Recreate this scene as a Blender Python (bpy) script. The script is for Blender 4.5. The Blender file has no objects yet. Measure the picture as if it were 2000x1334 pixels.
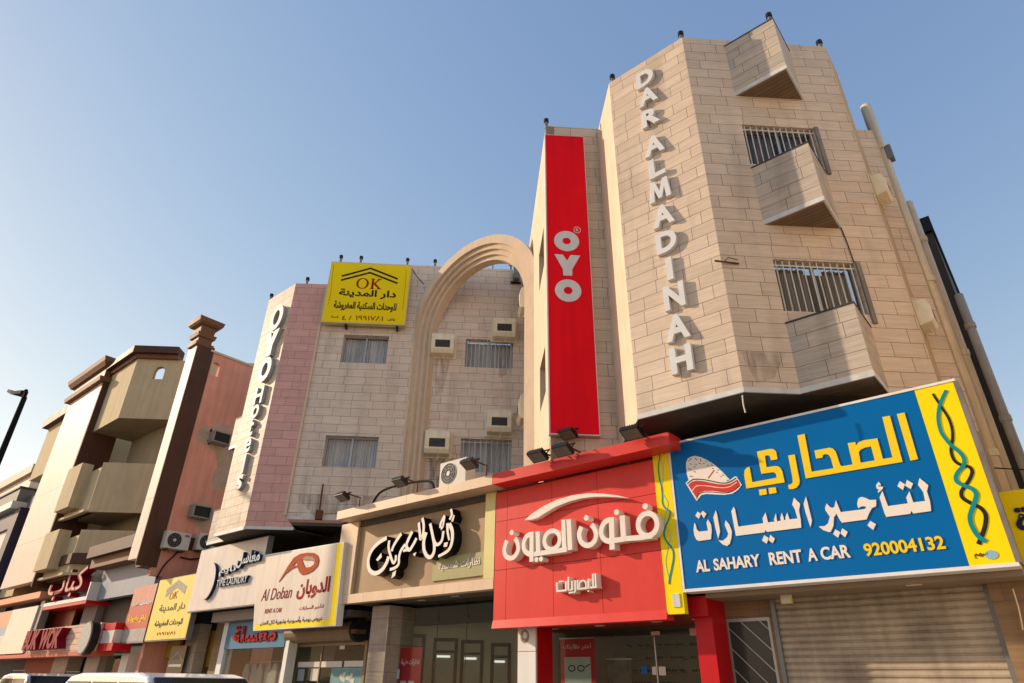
import bpy, bmesh, math, random
from math import sin, cos, pi, radians
from mathutils import Vector, Matrix
from mathutils.geometry import tessellate_polygon
random.seed(7)
scene = bpy.context.scene
COL = scene.collection

# ------------------------------------------------------------------ camera
CAM_H, CAM_D = 1.6, 11.0
FOC = 1240.1
PITCH, ROLL, PSI, AL = radians(28.4726), radians(0.8991), radians(40.6067), radians(43.6212)
_fw = Vector((-sin(PSI)*cos(PITCH), cos(PSI)*cos(PITCH), sin(PITCH)))
_r0 = Vector((cos(PSI), sin(PSI), 0)); _u0 = _r0.cross(_fw)
_r = cos(ROLL)*_r0 + sin(ROLL)*_u0; _u = -sin(ROLL)*_r0 + cos(ROLL)*_u0
CP = Vector((0, -CAM_D, CAM_H))
cam = bpy.data.cameras.new('camera'); cam.lens = 36*FOC/2000; cam.sensor_width = 36
cam.clip_start = 0.1; cam.clip_end = 3000
cam_o = bpy.data.objects.new('camera', cam); COL.objects.link(cam_o)
M3 = Matrix((_r, _u, -_fw)).transposed()
cam_o.matrix_world = Matrix.Translation(CP) @ M3.to_4x4()
scene.camera = cam_o

# ------------------------------------------------------------------ light
SUN_AZ, SUN_EL = radians(24), radians(22)
sdir = Vector((-cos(SUN_EL)*cos(SUN_AZ), -cos(SUN_EL)*sin(SUN_AZ), sin(SUN_EL)))
world = bpy.data.worlds.new('World'); scene.world = world; world.use_nodes = True
wn = world.node_tree.nodes; wl = world.node_tree.links
sky = wn.new('ShaderNodeTexSky'); sky.sky_type = 'NISHITA'; sky.sun_disc = False
sky.sun_elevation = SUN_EL; sky.sun_rotation = math.atan2(sdir.x, sdir.y)
sky.air_density = 0.95; sky.dust_density = 0.2; sky.ozone_density = 0.7; sky.altitude = 0
bg = wn['Background']
# dusty air: the sky pales towards the sun instead of turning cyan
sep = wn.new('ShaderNodeSeparateColor'); cmb = wn.new('ShaderNodeCombineColor'); wl.new(sky.outputs[0], sep.inputs[0])
for i, (ref, g, k) in enumerate(((.73, .92, 1.03), (1.20, .74, .985), (2.06, .45, .95))):
    d = wn.new('ShaderNodeMath'); d.operation = 'DIVIDE'; d.inputs[1].default_value = ref; wl.new(sep.outputs[i], d.inputs[0])
    p = wn.new('ShaderNodeMath'); p.operation = 'POWER'; p.inputs[1].default_value = g; wl.new(d.outputs[0], p.inputs[0])
    q = wn.new('ShaderNodeMath'); q.operation = 'MULTIPLY'; q.inputs[1].default_value = ref*k; wl.new(p.outputs[0], q.inputs[0])
    wl.new(q.outputs[0], cmb.inputs[i])
wl.new(cmb.outputs[0], bg.inputs[0]); bg.inputs[1].default_value = 0.15
sl = bpy.data.lights.new('sun', 'SUN'); sl.energy = 2.6; sl.angle = radians(0.9); sl.color = (1.0, 0.80, 0.58)
so = bpy.data.objects.new('sun', sl); COL.objects.link(so)
so.rotation_euler = (-sdir).to_track_quat('-Z', 'Y').to_euler(); so.location = (-20, -20, 40)
vs = scene.view_settings; vs.view_transform = 'Standard'; vs.look = 'None'; vs.gamma = 1; vs.use_curve_mapping = False
vs.exposure = 0.95
scene.cycles.max_bounces = 6; scene.cycles.transparent_max_bounces = 12

# ------------------------------------------------------------------ measuring helpers (pixel of the 2000 px photo -> point on a real plane)
def ray(x, y): return _fw*FOC + _r*(x-1000) - _u*(y-667)
class Frame:
    'vertical plane: local x along it, local y into the building, z up'
    def __init__(s, o, ang=0.0):
        s.o = Vector((o[0], o[1], 0)); s.d = Vector((cos(ang), sin(ang), 0)); s.n = Vector((-sin(ang), cos(ang), 0)); s.ang = ang
    def pt(s, x, y, z): return s.o + s.d*x + s.n*y + Vector((0, 0, z))
    def px(s, p, y=0.0):
        d = ray(*p); t = ((s.o + s.n*y - CP).dot(s.n))/d.dot(s.n); q = CP + d*t
        return ((q - s.o).dot(s.d), q.z)
    def pxs(s, L, y=0.0): return [s.px(p, y) for p in L]
def onX(p, X):
    d = ray(*p); return CP + d*((X-CP.x)/d.x)
def onZ(p, z):
    d = ray(*p); return CP + d*((z-CP.z)/d.z)
def tr(ox, oy, s, L): return [(ox + a/s, oy + b/s) for a, b in L]
def smooth(P, n=6, closed=False):
    out = []; N = len(P)
    rng = range(N) if closed else range(N-1)
    g = lambda i: P[i % N] if closed else P[max(0, min(N-1, i))]
    for i in rng:
        a, b, c, d = g(i-1), g(i), g(i+1), g(i+2)
        for k in range(n):
            t = k/n
            out.append(tuple(0.5*(2*b[j] + (c[j]-a[j])*t + (2*a[j]-5*b[j]+4*c[j]-d[j])*t*t + (3*b[j]-a[j]-3*c[j]+d[j])*t**3) for j in (0, 1)))
    if not closed: out.append(tuple(P[-1]))
    return out

# ------------------------------------------------------------------ mesh builder
S0 = Frame((0, 0), 0)
class MB:
    def __init__(s): s.v = []; s.f = []; s.m = []
    def add(s, vs, fs, mi=0):
        b = len(s.v); s.v += [tuple(v) for v in vs]; s.f += [tuple(b+i for i in f) for f in fs]; s.m += [mi]*len(fs); return s
    def box(s, F, x0, x1, y0, y1, z0, z1, mi=0):
        P = [F.pt(x, y, z) for z in (z0, z1) for y in (y0, y1) for x in (x0, x1)]
        return s.add(P, [(0, 1, 3, 2), (4, 6, 7, 5), (0, 4, 5, 1), (2, 3, 7, 6), (0, 2, 6, 4), (1, 5, 7, 3)], mi)
    def prism(s, F, poly, y0, y1, holes=(), mi=0):
        loops = [list(poly)] + [list(h) for h in holes]
        flat = [p for L in loops for p in L]
        tris = tessellate_polygon([[Vector((p[0], p[1], 0)) for p in L] for L in loops])
        n = len(flat)
        V = [F.pt(p[0], y0, p[1]) for p in flat] + [F.pt(p[0], y1, p[1]) for p in flat]
        Fc = [tuple(t) for t in tris] + [tuple(i+n for i in reversed(t)) for t in tris]
        k = 0
        for L in loops:
            m = len(L)
            for i in range(m):
                a, b = k+i, k+(i+1) % m
                Fc.append((a, b, b+n, a+n))
            k += m
        return s.add(V, Fc, mi)
    def plan(s, poly, z0, z1, mi=0):
        n = len(poly)
        V = [Vector((p[0], p[1], z0)) for p in poly] + [Vector((p[0], p[1], z1)) for p in poly]
        t = tessellate_polygon([[Vector((p[0], p[1], 0)) for p in poly]])
        Fc = [tuple(q) for q in t] + [tuple(i+n for i in q) for q in t] + [(i, (i+1) % n, (i+1) % n+n, i+n) for i in range(n)]
        return s.add(V, Fc, mi)
    def ribbon(s, F, P, w, y0, y1, mi=0, cap=True):
        'flat stroke of width w (or list) along local points P'
        n = len(P); W = w if isinstance(w, (list, tuple)) else [w]*n
        if len(W) != n: W = [W[0] + (W[-1]-W[0])*i/(n-1) for i in range(n)]
        L, R = [], []
        for i in range(n):
            a = P[max(0, i-1)]; b = P[min(n-1, i+1)]
            dx, dz = b[0]-a[0], b[1]-a[1]; l = math.hypot(dx, dz) or 1
            dx, dz = dx/l, dz/l
            if 0 < i < n-1:
                e1 = (P[i][0]-a[0], P[i][1]-a[1]); l1 = math.hypot(*e1) or 1
                c = max(.5, abs((e1[0]*dx + e1[1]*dz)/l1))
            else: c = 1
            h = W[i]/2/c
            L.append((P[i][0]-dz*h, P[i][1]+dx*h)); R.append((P[i][0]+dz*h, P[i][1]-dx*h))
        V = []
        for i in range(n):
            V += [F.pt(L[i][0], y0, L[i][1]), F.pt(R[i][0], y0, R[i][1]), F.pt(R[i][0], y1, R[i][1]), F.pt(L[i][0], y1, L[i][1])]
        Fc = [(0, 1, 2, 3)]
        for i in range(n-1):
            a = 4*i; b = a+4
            for k in range(4):
                Fc.append((a+k, a+(k+1) % 4, b+(k+1) % 4, b+k))
        e = 4*(n-1); Fc.append((e+3, e+2, e+1, e))
        return s.add(V, Fc, mi)
    def ring(s, F, c, rx, rz, w, y0, y1, n=40, mi=0):
        o = [(c[0]+(rx+w/2)*cos(2*pi*i/n), c[1]+(rz+w/2)*sin(2*pi*i/n)) for i in range(n)]
        h = [(c[0]+(rx-w/2)*cos(2*pi*i/n), c[1]+(rz-w/2)*sin(2*pi*i/n)) for i in range(n)]
        return s.prism(F, o, y0, y1, [h], mi)
    def disc(s, F, c, rx, rz, y0, y1, n=24, mi=0):
        return s.prism(F, [(c[0]+rx*cos(2*pi*i/n), c[1]+rz*sin(2*pi*i/n)) for i in range(n)], y0, y1, (), mi)
    def tube(s, P, r, n=8, mi=0, cap=True):
        P = [Vector(p) for p in P]; R = r if isinstance(r, (list, tuple)) else [r]*len(P)
        V = []; prev = None
        for i, p in enumerate(P):
            t = (P[min(len(P)-1, i+1)] - P[max(0, i-1)]).normalized()
            up = Vector((0, 0, 1)) if abs(t.z) < .95 else Vector((1, 0, 0))
            a = t.cross(up).normalized()
            if prev is not None and a.dot(prev) < 0: a = -a
            prev = a; b = t.cross(a)
            V += [p + (a*cos(2*pi*k/n) + b*sin(2*pi*k/n))*R[i] for k in range(n)]
        Fc = []
        for i in range(len(P)-1):
            for k in range(n):
                Fc.append((i*n+k, i*n+(k+1) % n, (i+1)*n+(k+1) % n, (i+1)*n+k))
        if cap: Fc += [tuple(range(n-1, -1, -1)), tuple(range((len(P)-1)*n, len(P)*n))]
        return s.add(V, Fc, mi)
    def loft(s, rings, mi=0):
        n = len(rings[0]); V = [v for r in rings for v in r]; Fc = []
        for i in range(len(rings)-1):
            for k in range(n): Fc.append((i*n+k, i*n+(k+1) % n, (i+1)*n+(k+1) % n, (i+1)*n+k))
        Fc += [tuple(range(n-1, -1, -1)), tuple(range((len(rings)-1)*n, len(rings)*n))]
        return s.add(V, Fc, mi)
    def text(s, F, body, x0, z0, w, h, y0, y1, bold=0.0, mi=0, shear=0.0):
        'body stretched into the local rectangle; thickness from y0 (back) to y1 (front)'
        c = bpy.data.curves.new('t', 'FONT'); c.body = body; c.extrude = 0.5; c.offset = bold; c.resolution_u = 4; c.shear = shear
        o = bpy.data.objects.new('t', c); m = o.to_mesh()
        V = [v.co.copy() for v in m.vertices]; Fc = [tuple(p.vertices) for p in m.polygons]
        o.to_mesh_clear(); bpy.data.objects.remove(o); bpy.data.curves.remove(c)
        if not V: return s
        ax, bx = min(v.x for v in V), max(v.x for v in V); ay, by = min(v.y for v in V), max(v.y for v in V)
        sx = w/max(1e-6, bx-ax); sy = h/max(1e-6, by-ay)
        return s.add([F.pt(x0+(v.x-ax)*sx, y0+(y1-y0)*(v.z+.5), z0+(v.y-ay)*sy) for v in V], Fc, mi)
    def build(s, name, mat, parent=None, bevel=0.0, smooth=False, seg=2):
        me = bpy.data.meshes.new(name); me.from_pydata(s.v, [], s.f)
        bm = bmesh.new(); bm.from_mesh(me)
        bmesh.ops.remove_doubles(bm, verts=bm.verts, dist=1e-5)
        bmesh.ops.recalc_face_normals(bm, faces=bm.faces)
        uv = bm.loops.layers.uv.new('UVMap')
        for f in bm.faces:
            n = f.normal
            if abs(n.z) > .7:
                for l in f.loops: l[uv].uv = (l.vert.co.x, l.vert.co.y)
            else:
                t = Vector((-n.y, n.x, 0)).normalized()
                for l in f.loops: l[uv].uv = (l.vert.co.dot(t), l.vert.co.z)
            f.smooth = smooth
        bm.to_mesh(me); bm.free()
        for mm in (mat if isinstance(mat, (list, tuple)) else [mat]): me.materials.append(mm)
        o = bpy.data.objects.new(name, me); COL.objects.link(o)
        if bevel:
            b = o.modifiers.new('bevel', 'BEVEL'); b.width = bevel; b.segments = seg; b.limit_method = 'ANGLE'; b.angle_limit = radians(40)
        if parent is not None: link(o, parent)
        return o

def link(o, parent):
    o.parent = parent
    o.matrix_parent_inverse = Matrix.Translation(-parent.location) if parent.type == 'EMPTY' else Matrix.Identity(4)
def thing(name, label, cat, loc=(0, 0, 0), group=None):
    o = bpy.data.objects.new(name, None); COL.objects.link(o); o.location = loc; o.empty_display_size = .2
    o['label'] = label; o['category'] = cat
    if group: o['group'] = group
    return o
def tag(o, label, cat, group=None):
    o['label'] = label; o['category'] = cat
    if group: o['group'] = group
    return o
def stuff(o, kind): o['kind'] = kind; return o
def dup(root, loc, rotz, label, scale=1.0):
    r = root.copy(); COL.objects.link(r); r.location = loc; r.rotation_euler = (0, 0, rotz); r['label'] = label
    r.scale = (scale,)*3
    def rec(src, dst):
        for ch in list(src.children):
            c = ch.copy(); COL.objects.link(c); c.parent = dst; rec(ch, c)
    rec(root, r)
    return r
def place(root, used, loc, rotz, label, scale=1.0):
    if used: return dup(root, loc, rotz, label, scale)
    root.location = loc; root.rotation_euler = (0, 0, rotz); root['label'] = label; root.scale = (scale,)*3
    return root

# Arabic joining: letters -> presentation forms, visual order
_AR = {'ا': (0xFE8D, 2), 'أ': (0xFE83, 2), 'ب': (0xFE8F, 4), 'ة': (0xFE93, 2), 'ت': (0xFE95, 4), 'ث': (0xFE99, 4), 'ج': (0xFE9D, 4), 'ح': (0xFEA1, 4), 'خ': (0xFEA5, 4), 'د': (0xFEA9, 2), 'ذ': (0xFEAB, 2), 'ر': (0xFEAD, 2), 'ز': (0xFEAF, 2), 'س': (0xFEB1, 4), 'ش': (0xFEB5, 4), 'ص': (0xFEB9, 4), 'ض': (0xFEBD, 4), 'ط': (0xFEC1, 4), 'ظ': (0xFEC5, 4), 'ع': (0xFEC9, 4), 'غ': (0xFECD, 4), 'ف': (0xFED1, 4), 'ق': (0xFED5, 4), 'ك': (0xFED9, 4), 'ل': (0xFEDD, 4), 'م': (0xFEE1, 4), 'ن': (0xFEE5, 4), 'ه': (0xFEE9, 4), 'و': (0xFEED, 2), 'ي': (0xFEF1, 4)}
def ar(t):
    out = []
    for i, c in enumerate(t):
        if c not in _AR: out.append(c); continue
        p = i > 0 and t[i-1] in _AR and _AR[t[i-1]][1] == 4
        n = i < len(t)-1 and t[i+1] in _AR and _AR[c][1] == 4
        out.append(chr(_AR[c][0] + (3 if p and n else 1 if p else 2 if n else 0)))
    return ''.join(reversed(out))

# ------------------------------------------------------------------ materials
def mat(name, col, rough=.7, var=.12, scale=2.0, metallic=0.0, bump=0.0, spec=.22, streak=0.0, coat=0.0):
    m = bpy.data.materials.new(name); m.use_nodes = True; nt = m.node_tree; N = nt.nodes; L = nt.links
    b = N['Principled BSDF']; b.inputs['Roughness'].default_value = rough; b.inputs['Metallic'].default_value = metallic
    b.inputs['Specular IOR Level'].default_value = spec; b.inputs['Coat Weight'].default_value = coat
    tc = N.new('ShaderNodeTexCoord')
    n1 = N.new('ShaderNodeTexNoise'); n1.inputs['Scale'].default_value = scale; n1.inputs['Detail'].default_value = 6; n1.inputs['Roughness'].default_value = .65
    L.new(tc.outputs['Object'], n1.inputs['Vector'])
    r = N.new('ShaderNodeMapRange'); r.inputs[1].default_value = .3; r.inputs[2].default_value = .7; r.inputs[3].default_value = 1-var; r.inputs[4].default_value = 1+var*.6
    L.new(n1.outputs['Fac'], r.inputs[0])
    mx = N.new('ShaderNodeVectorMath'); mx.operation = 'SCALE'; mx.inputs[0].default_value = col
    L.new(r.outputs[0], mx.inputs['Scale'])
    out = mx.outputs[0]
    if streak:
        mp = N.new('ShaderNodeMapping'); mp.inputs['Scale'].default_value = (5, 5, .35); L.new(tc.outputs['Object'], mp.inputs[0])
        n2 = N.new('ShaderNodeTexNoise'); n2.inputs['Scale'].default_value = 1; n2.inputs['Detail'].default_value = 5; L.new(mp.outputs[0], n2.inputs['Vector'])
        r2 = N.new('ShaderNodeMapRange'); r2.inputs[1].default_value = .42; r2.inputs[2].default_value = .7; r2.inputs[3].default_value = 1; r2.inputs[4].default_value = 1-streak
        L.new(n2.outputs['Fac'], r2.inputs[0])
        m2 = N.new('ShaderNodeVectorMath'); m2.operation = 'SCALE'; L.new(out, m2.inputs[0]); L.new(r2.outputs[0], m2.inputs['Scale']); out = m2.outputs[0]
    L.new(out, b.inputs['Base Color'])
    rr = N.new('ShaderNodeMapRange'); rr.inputs[3].default_value = max(0.03, rough-.08); rr.inputs[4].default_value = min(1, rough+.1)
    L.new(n1.outputs['Fac'], rr.inputs[0]); L.new(rr.outputs[0], b.inputs['Roughness'])
    if bump:
        n3 = N.new('ShaderNodeTexNoise'); n3.inputs['Scale'].default_value = 40; n3.inputs['Detail'].default_value = 4; L.new(tc.outputs['Object'], n3.inputs['Vector'])
        bp = N.new('ShaderNodeBump'); bp.inputs['Strength'].default_value = bump; bp.inputs['Distance'].default_value = .01
        L.new(n3.outputs['Fac'], bp.inputs['Height']); L.new(bp.outputs[0], b.inputs['Normal'])
    return m
def tilemat(name, col, col2, bw=.62, rh=.305, mortar=(.16, .132, .108), ms=.0055, grain=.22, rough=.55, off=.5, dirt=.25):
    m = bpy.data.materials.new(name); m.use_nodes = True; nt = m.node_tree; N = nt.nodes; L = nt.links
    b = N['Principled BSDF']; b.inputs['Roughness'].default_value = rough; b.inputs['Specular IOR Level'].default_value = .15
    uv = N.new('ShaderNodeUVMap')
    br = N.new('ShaderNodeTexBrick'); br.offset = off; br.inputs['Scale'].default_value = 1; br.squash = 1.22 if bw < 1 else 1; br.squash_frequency = 3; br.inputs['Brick Width'].default_value = bw; br.inputs['Row Height'].default_value = rh
    br.inputs['Mortar Size'].default_value = ms; br.inputs['Mortar Smooth'].default_value = .1; br.inputs['Bias'].default_value = 0
    br.inputs['Color1'].default_value = (*col, 1); br.inputs['Color2'].default_value = (*col2, 1); br.inputs['Mortar'].default_value = (*mortar, 1)
    L.new(uv.outputs[0], br.inputs['Vector'])
    # travertine veins lying along the tile, broken up per tile row
    mp = N.new('ShaderNodeMapping'); mp.inputs['Scale'].default_value = (1.1, 13, 1); L.new(uv.outputs[0], mp.inputs[0])
    n1 = N.new('ShaderNodeTexNoise'); n1.inputs['Scale'].default_value = 1.3; n1.inputs['Detail'].default_value = 8; n1.inputs['Roughness'].default_value = .7; n1.inputs['Distortion'].default_value = .6
    L.new(mp.outputs[0], n1.inputs['Vector'])
    r1 = N.new('ShaderNodeMapRange'); r1.inputs[1].default_value = .35; r1.inputs[2].default_value = .75; r1.inputs[3].default_value = 1.06; r1.inputs[4].default_value = 1-grain
    L.new(n1.outputs['Fac'], r1.inputs[0])
    s1 = N.new('ShaderNodeVectorMath'); s1.operation = 'SCALE'; L.new(br.outputs['Color'], s1.inputs[0]); L.new(r1.outputs[0], s1.inputs['Scale'])
    # dust and rain stains
    mp2 = N.new('ShaderNodeMapping'); mp2.inputs['Scale'].default_value = (1.6, .25, 1); L.new(uv.outputs[0], mp2.inputs[0])
    n2 = N.new('ShaderNodeTexNoise'); n2.inputs['Scale'].default_value = 1.2; n2.inputs['Detail'].default_value = 6; L.new(mp2.outputs[0], n2.inputs['Vector'])
    r2 = N.new('ShaderNodeMapRange'); r2.inputs[1].default_value = .5; r2.inputs[2].default_value = .8; r2.inputs[3].default_value = 1; r2.inputs[4].default_value = 1-dirt
    L.new(n2.outputs['Fac'], r2.inputs[0])
    s2 = N.new('ShaderNodeVectorMath'); s2.operation = 'SCALE'; L.new(s1.outputs[0], s2.inputs[0]); L.new(r2.outputs[0], s2.inputs['Scale'])
    L.new(s2.outputs[0], b.inputs['Base Color'])
    bp = N.new('ShaderNodeBump'); bp.inputs['Strength'].default_value = .35; bp.inputs['Distance'].default_value = .006; bp.invert = True
    L.new(br.outputs['Fac'], bp.inputs['Height']); L.new(bp.outputs[0], b.inputs['Normal'])
    return m
def glassmat(name, tint=(.8, .85, .85), refl=1.0, haze=None):
    m = bpy.data.materials.new(name); m.use_nodes = True; nt = m.node_tree; N = nt.nodes; L = nt.links
    N.remove(N['Principled BSDF']); out = N['Material Output']
    t = N.new('ShaderNodeBsdfTransparent'); t.inputs[0].default_value = (*tint, 1)
    g = N.new('ShaderNodeBsdfGlossy'); g.inputs['Roughness'].default_value = .03; g.inputs[0].default_value = (.9, .92, .95, 1)
    fr = N.new('ShaderNodeFresnel'); fr.inputs[0].default_value = 1.5
    ad = N.new('ShaderNodeMath'); ad.operation = 'MULTIPLY'; ad.inputs[1].default_value = refl; L.new(fr.outputs[0], ad.inputs[0])
    ge = N.new('ShaderNodeNewGeometry'); inv = N.new('ShaderNodeMath'); inv.operation = 'SUBTRACT'; inv.inputs[0].default_value = 1; L.new(ge.outputs['Backfacing'], inv.inputs[1])
    a2 = N.new('ShaderNodeMath'); a2.operation = 'MULTIPLY'; L.new(ad.outputs[0], a2.inputs[0]); L.new(inv.outputs[0], a2.inputs[1]); ad = a2
    mx = N.new('ShaderNodeMixShader'); L.new(ad.outputs[0], mx.inputs[0]); L.new(t.outputs[0], mx.inputs[1]); L.new(g.outputs[0], mx.inputs[2])
    L.new(mx.outputs[0], out.inputs[0]); return m

TILE = tilemat('stone_tile', (.68, .545, .42), (.59, .47, .36))
TILE_G = tilemat('stone_tile_shaded', (.75, .63, .525), (.68, .57, .475), grain=.2)  # same tile as the tower; shaded wall's paler grey put into the colour
TILE_P = tilemat('stone_tile_pink', (.68, .385, .345), (.60, .335, .30), grain=.15, dirt=.2)
TILE_B = tilemat('stone_tile_box', (.56, .47, .375), (.47, .41, .345), grain=.35, dirt=.35)  # greyer mix with stronger grain and dirt, for the planter boxes
TILE_S = tilemat('stone_small', (.48, .40, .30), (.42, .35, .26), bw=.5, rh=.5)
PLAST = mat('plaster_cream', (.64, .505, .375), .85, .1, 1.5, bump=.15, streak=.08)
PLAST_O = mat('plaster_ochre', (.50, .36, .22), .85, .12, 1.2, bump=.15, streak=.15)
PEACH = None
METAL_W = mat('white_metal', (.62, .62, .60), .45, .12, 3, streak=.12)
WHITE = mat('white_paint', (.74, .73, .70), .5, .06, 2, streak=.08)
LETTER = mat('letter_white', (.66, .66, .66), .55, .08, 3, streak=.06)
LETTER_S = mat('letter_dark', (.32, .315, .31), .6)
BLACK = mat('black_paint', (.012, .012, .013), .35, .2)
DARK = mat('dark_void', (.018, .016, .014), .9, .3)
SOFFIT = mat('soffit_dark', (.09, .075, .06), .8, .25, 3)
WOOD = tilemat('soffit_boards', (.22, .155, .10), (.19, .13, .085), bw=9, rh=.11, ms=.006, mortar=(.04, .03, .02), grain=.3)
RED = mat('sign_red', (.66, .045, .035), .38, .06, 1.5, streak=.05)
RED_B = mat('banner_red', (.86, .004, .014), .5, .10, .5, spec=.08, bump=.1, streak=.10)
RED_D = mat('door_red', (.50, .006, .012), .4, .06)
RED_DK = mat('dark_red', (.16, .012, .012), .5)
BLUE = mat('sign_blue', (.0, .125, .38), .35, .06, .6, spec=.1)
YELLOW = mat('sign_yellow', (.90, .68, .004), .4, .05, 1, spec=.1)
YEL_T = mat('text_yellow', (.85, .58, .01), .4, .03)
YEL_L = mat('sign_pale_yellow', (.78, .62, .12), .4, .06, 1, streak=.1)
TEAL = mat('teal', (.0, .24, .27), .4)
CREAM_T = mat('text_cream', (.78, .70, .62), .5, .03)
TAN = mat('sign_tan', (.36, .235, .125), .35, .07, 1, streak=.05)
TAN_P = mat('panel_cream', (.68, .50, .34), .45, .06, 1, streak=.08)
OLIVE_T = mat('panel_olive', (.36, .33, .15), .5, .08)
PALE_Y = mat('panel_pale_yellow', (.66, .58, .24), .5, .1)
GREYM = mat('grey_metal', (.20, .20, .20), .45, .15, 3, metallic=.3)
STEEL = mat('steel_side', (.20, .18, .165), .55, .35, 1.5)
RUST = mat('rusty_iron', (.14, .065, .03), .9, .4, 6)
AC_C = mat('ac_cream', (.80, .72, .54), .6, .1, 3, streak=.12)
AC_W = mat('ac_white', (.60, .55, .48), .5, .08, 3, streak=.1)
AC_G = mat('ac_grille', (.025, .022, .02), .6, .3, 8)
GLASS = glassmat('window_glass', (.92, .92, .91), .8); GLASS_S = glassmat('shop_glass', (.86, .89, .86), .22)
CURT = mat('curtain', (.72, .71, .72), .9, .15, 2, streak=.2)
CURT_D = mat('curtain_dark', (.20, .17, .14), .9, .2, 2, streak=.2)
ALU = mat('aluminium', (.42, .41, .40), .4, .06, metallic=.4)
FRAME_B = mat('frame_bronze', (.24, .16, .09), .5, .1)
WINBACK = mat('room_dark', (.03, .03, .03), .9)
RUBBER = mat('rubber', (.015, .015, .015), .8)
PIPE = mat('pipe_plastic', (.78, .64, .45), .5, .14, 2, streak=.25)
PIPE_G = mat('pipe_grey', (.55, .50, .43), .6, .15, 2, streak=.2)
CLAD = mat('dark_cladding', (.055, .052, .05), .6, .2, 1.5)
REDT = mat('text_red', (.33, .014, .008), .6, spec=.05); ORANGE = mat('logo_orange', (.40, .07, .018), .6, .08, spec=.05); NAVY = mat('text_navy', (.012, .022, .065), .45)
INK = mat('ink', (.015, .013, .012), .5)
ORG_T = mat('text_darkred', (.22, .012, .008), .6, spec=.05)
SIGNW = mat('sign_white', (.66, .60, .55), .3, .06, 1.2, streak=.1)
SIGNC = mat('sign_cream', (.66, .57, .48), .4, .05, 1.2, streak=.14)

# ------------------------------------------------------------------ ground
stuff(MB().box(S0, -400, 400, -400, 600, -.5, 0).build('ground', mat('ground_dust', (.44, .37, .28), .95, .2, .3)), 'structure')
stuff(MB().box(S0, -160, 80, -38, -3.2, .0, .004).build('road', mat('asphalt', (.17, .155, .135), .9, .25, 3, bump=.3)), 'structure')
PAVE = tilemat('pavers', (.46, .40, .33), (.41, .355, .295), bw=.4, rh=.4)
stuff(MB().box(S0, -120, 60, -3.2, 1.3, -.1, .15).build('pavement', PAVE), 'structure')
MB_k = MB().box(S0, -120, 60, -3.36, -3.2, -.1, .16)
stuff(MB_k.build('kerb', mat('kerb_stone', (.42, .40, .37), .9, .15)), 'structure')

# ------------------------------------------------------------------ hotel
TLx, TY = -5.65, -.6
C0 = (-3.53, TY); dA = Vector((cos(AL), sin(AL), 0)); dP = Vector((-sin(AL), cos(AL), 0))
LF = Frame((TLx, TY), 0)                    # lettered face of the tower, parallel to the street
WF = Frame(C0, AL)                          # its turned face with the windows
RF = Frame((TLx, TY), AL+pi/2)              # plaster return (outside is local +y)
BL = (-7.93, -.40); BF = Frame(BL, AL); BR = Frame(BL, AL+pi/2)
W0 = (-17.6, 1.2); WW = Frame(W0, AL)
HF = Frame((-21.6, -.87), 0)
ZB, ZT = 6.2, 15.76
hotel = thing('hotel_building', 'beige stone-tiled hotel with angled bays, arch and barred windows above the shop signs', 'building', (-11, 3, 0))
def rect(x0, x1, z0, z1): return [(x0, z0), (x1, z0), (x1, z1), (x0, z1)]
W_END = 3.63
MB().prism(LF, rect(0, C0[0]-TLx, ZB, ZT), 0, .25).build('wall', TILE, hotel)
w1 = rect(1.03, 2.69, 11.64, 12.84); w2 = rect(1.05, 2.72, 7.9, 9.11)
MB().prism(WF, rect(0, W_END, ZB, ZT), 0, .28, [w1, w2]).build('wall', TILE, hotel)
MB().prism(RF, rect(0, 3.2, ZB, ZT-.01), -.25, 0).build('return_wall', PLAST, hotel)
E1 = WF.pt(W_END, 0, 0)
MB().box(Frame((E1.x, E1.y), 0), -.3, .0, .0, .95, 5.9, ZT-.02).build('corner_strip', PLAST_O, hotel)
F2 = Frame((E1.x-.05, E1.y+.95), AL)
MB().prism(F2, rect(0, .46, 5.9, 13.7), 0, .3).build('side_wall', TILE, hotel)
E2 = F2.pt(.46, 0, 0)
MB().box(Frame((E2.x, E2.y), 0), -.3, .0, .0, 14, 3.0, 13.6).build('side_wall', PLAST_O, hotel)
MB().plan([(TLx+.1, TY+.12), (C0[0]-.05, TY+.12), (E1.x-.2, E1.y+.1), (E2.x-.3, E2.y+8), (-9.5, 8), (TLx-1.6, TY+2.0)], 15.3, 15.4).build('roof_slab', SOFFIT, hotel)
# white trim under the tower and dark soffit
tb = MB().box(LF, -.01, C0[0]-TLx+.01, -.02, .02, ZB-.01, ZB+.085)
tb.box(WF, .0, 1.02, -.02, .02, ZB-.01, ZB+.085)
tb.build('trim', METAL_W, hotel)
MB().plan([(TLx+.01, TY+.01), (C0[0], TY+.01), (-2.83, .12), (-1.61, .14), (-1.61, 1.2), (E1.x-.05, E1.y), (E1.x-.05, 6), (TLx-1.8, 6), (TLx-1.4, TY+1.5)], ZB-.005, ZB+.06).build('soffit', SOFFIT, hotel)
# banner block
MB().prism(BF, rect(0, 1.7, 5.87, 15.9), 0, .25).build('wall', TILE, hotel)
bw1 = rect(.85, 2.2, 11.6, 12.88); bw2 = rect(.85, 2.2, 7.86, 9.12)
MB().prism(BR, rect(0, 7.9, 5.87, 15.89), -.25, 0, [bw1, bw2]).build('side_wall', PLAST, hotel)
MB().plan([tuple(BF.pt(.1, .12, 0))[:2], tuple(BF.pt(1.7, .12, 0))[:2], tuple(BF.pt(2.5, 5, 0))[:2], tuple(BF.pt(.1, 7.8, 0))[:2]], 15.5, 15.6).build('roof_slab', SOFFIT, hotel)
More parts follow.
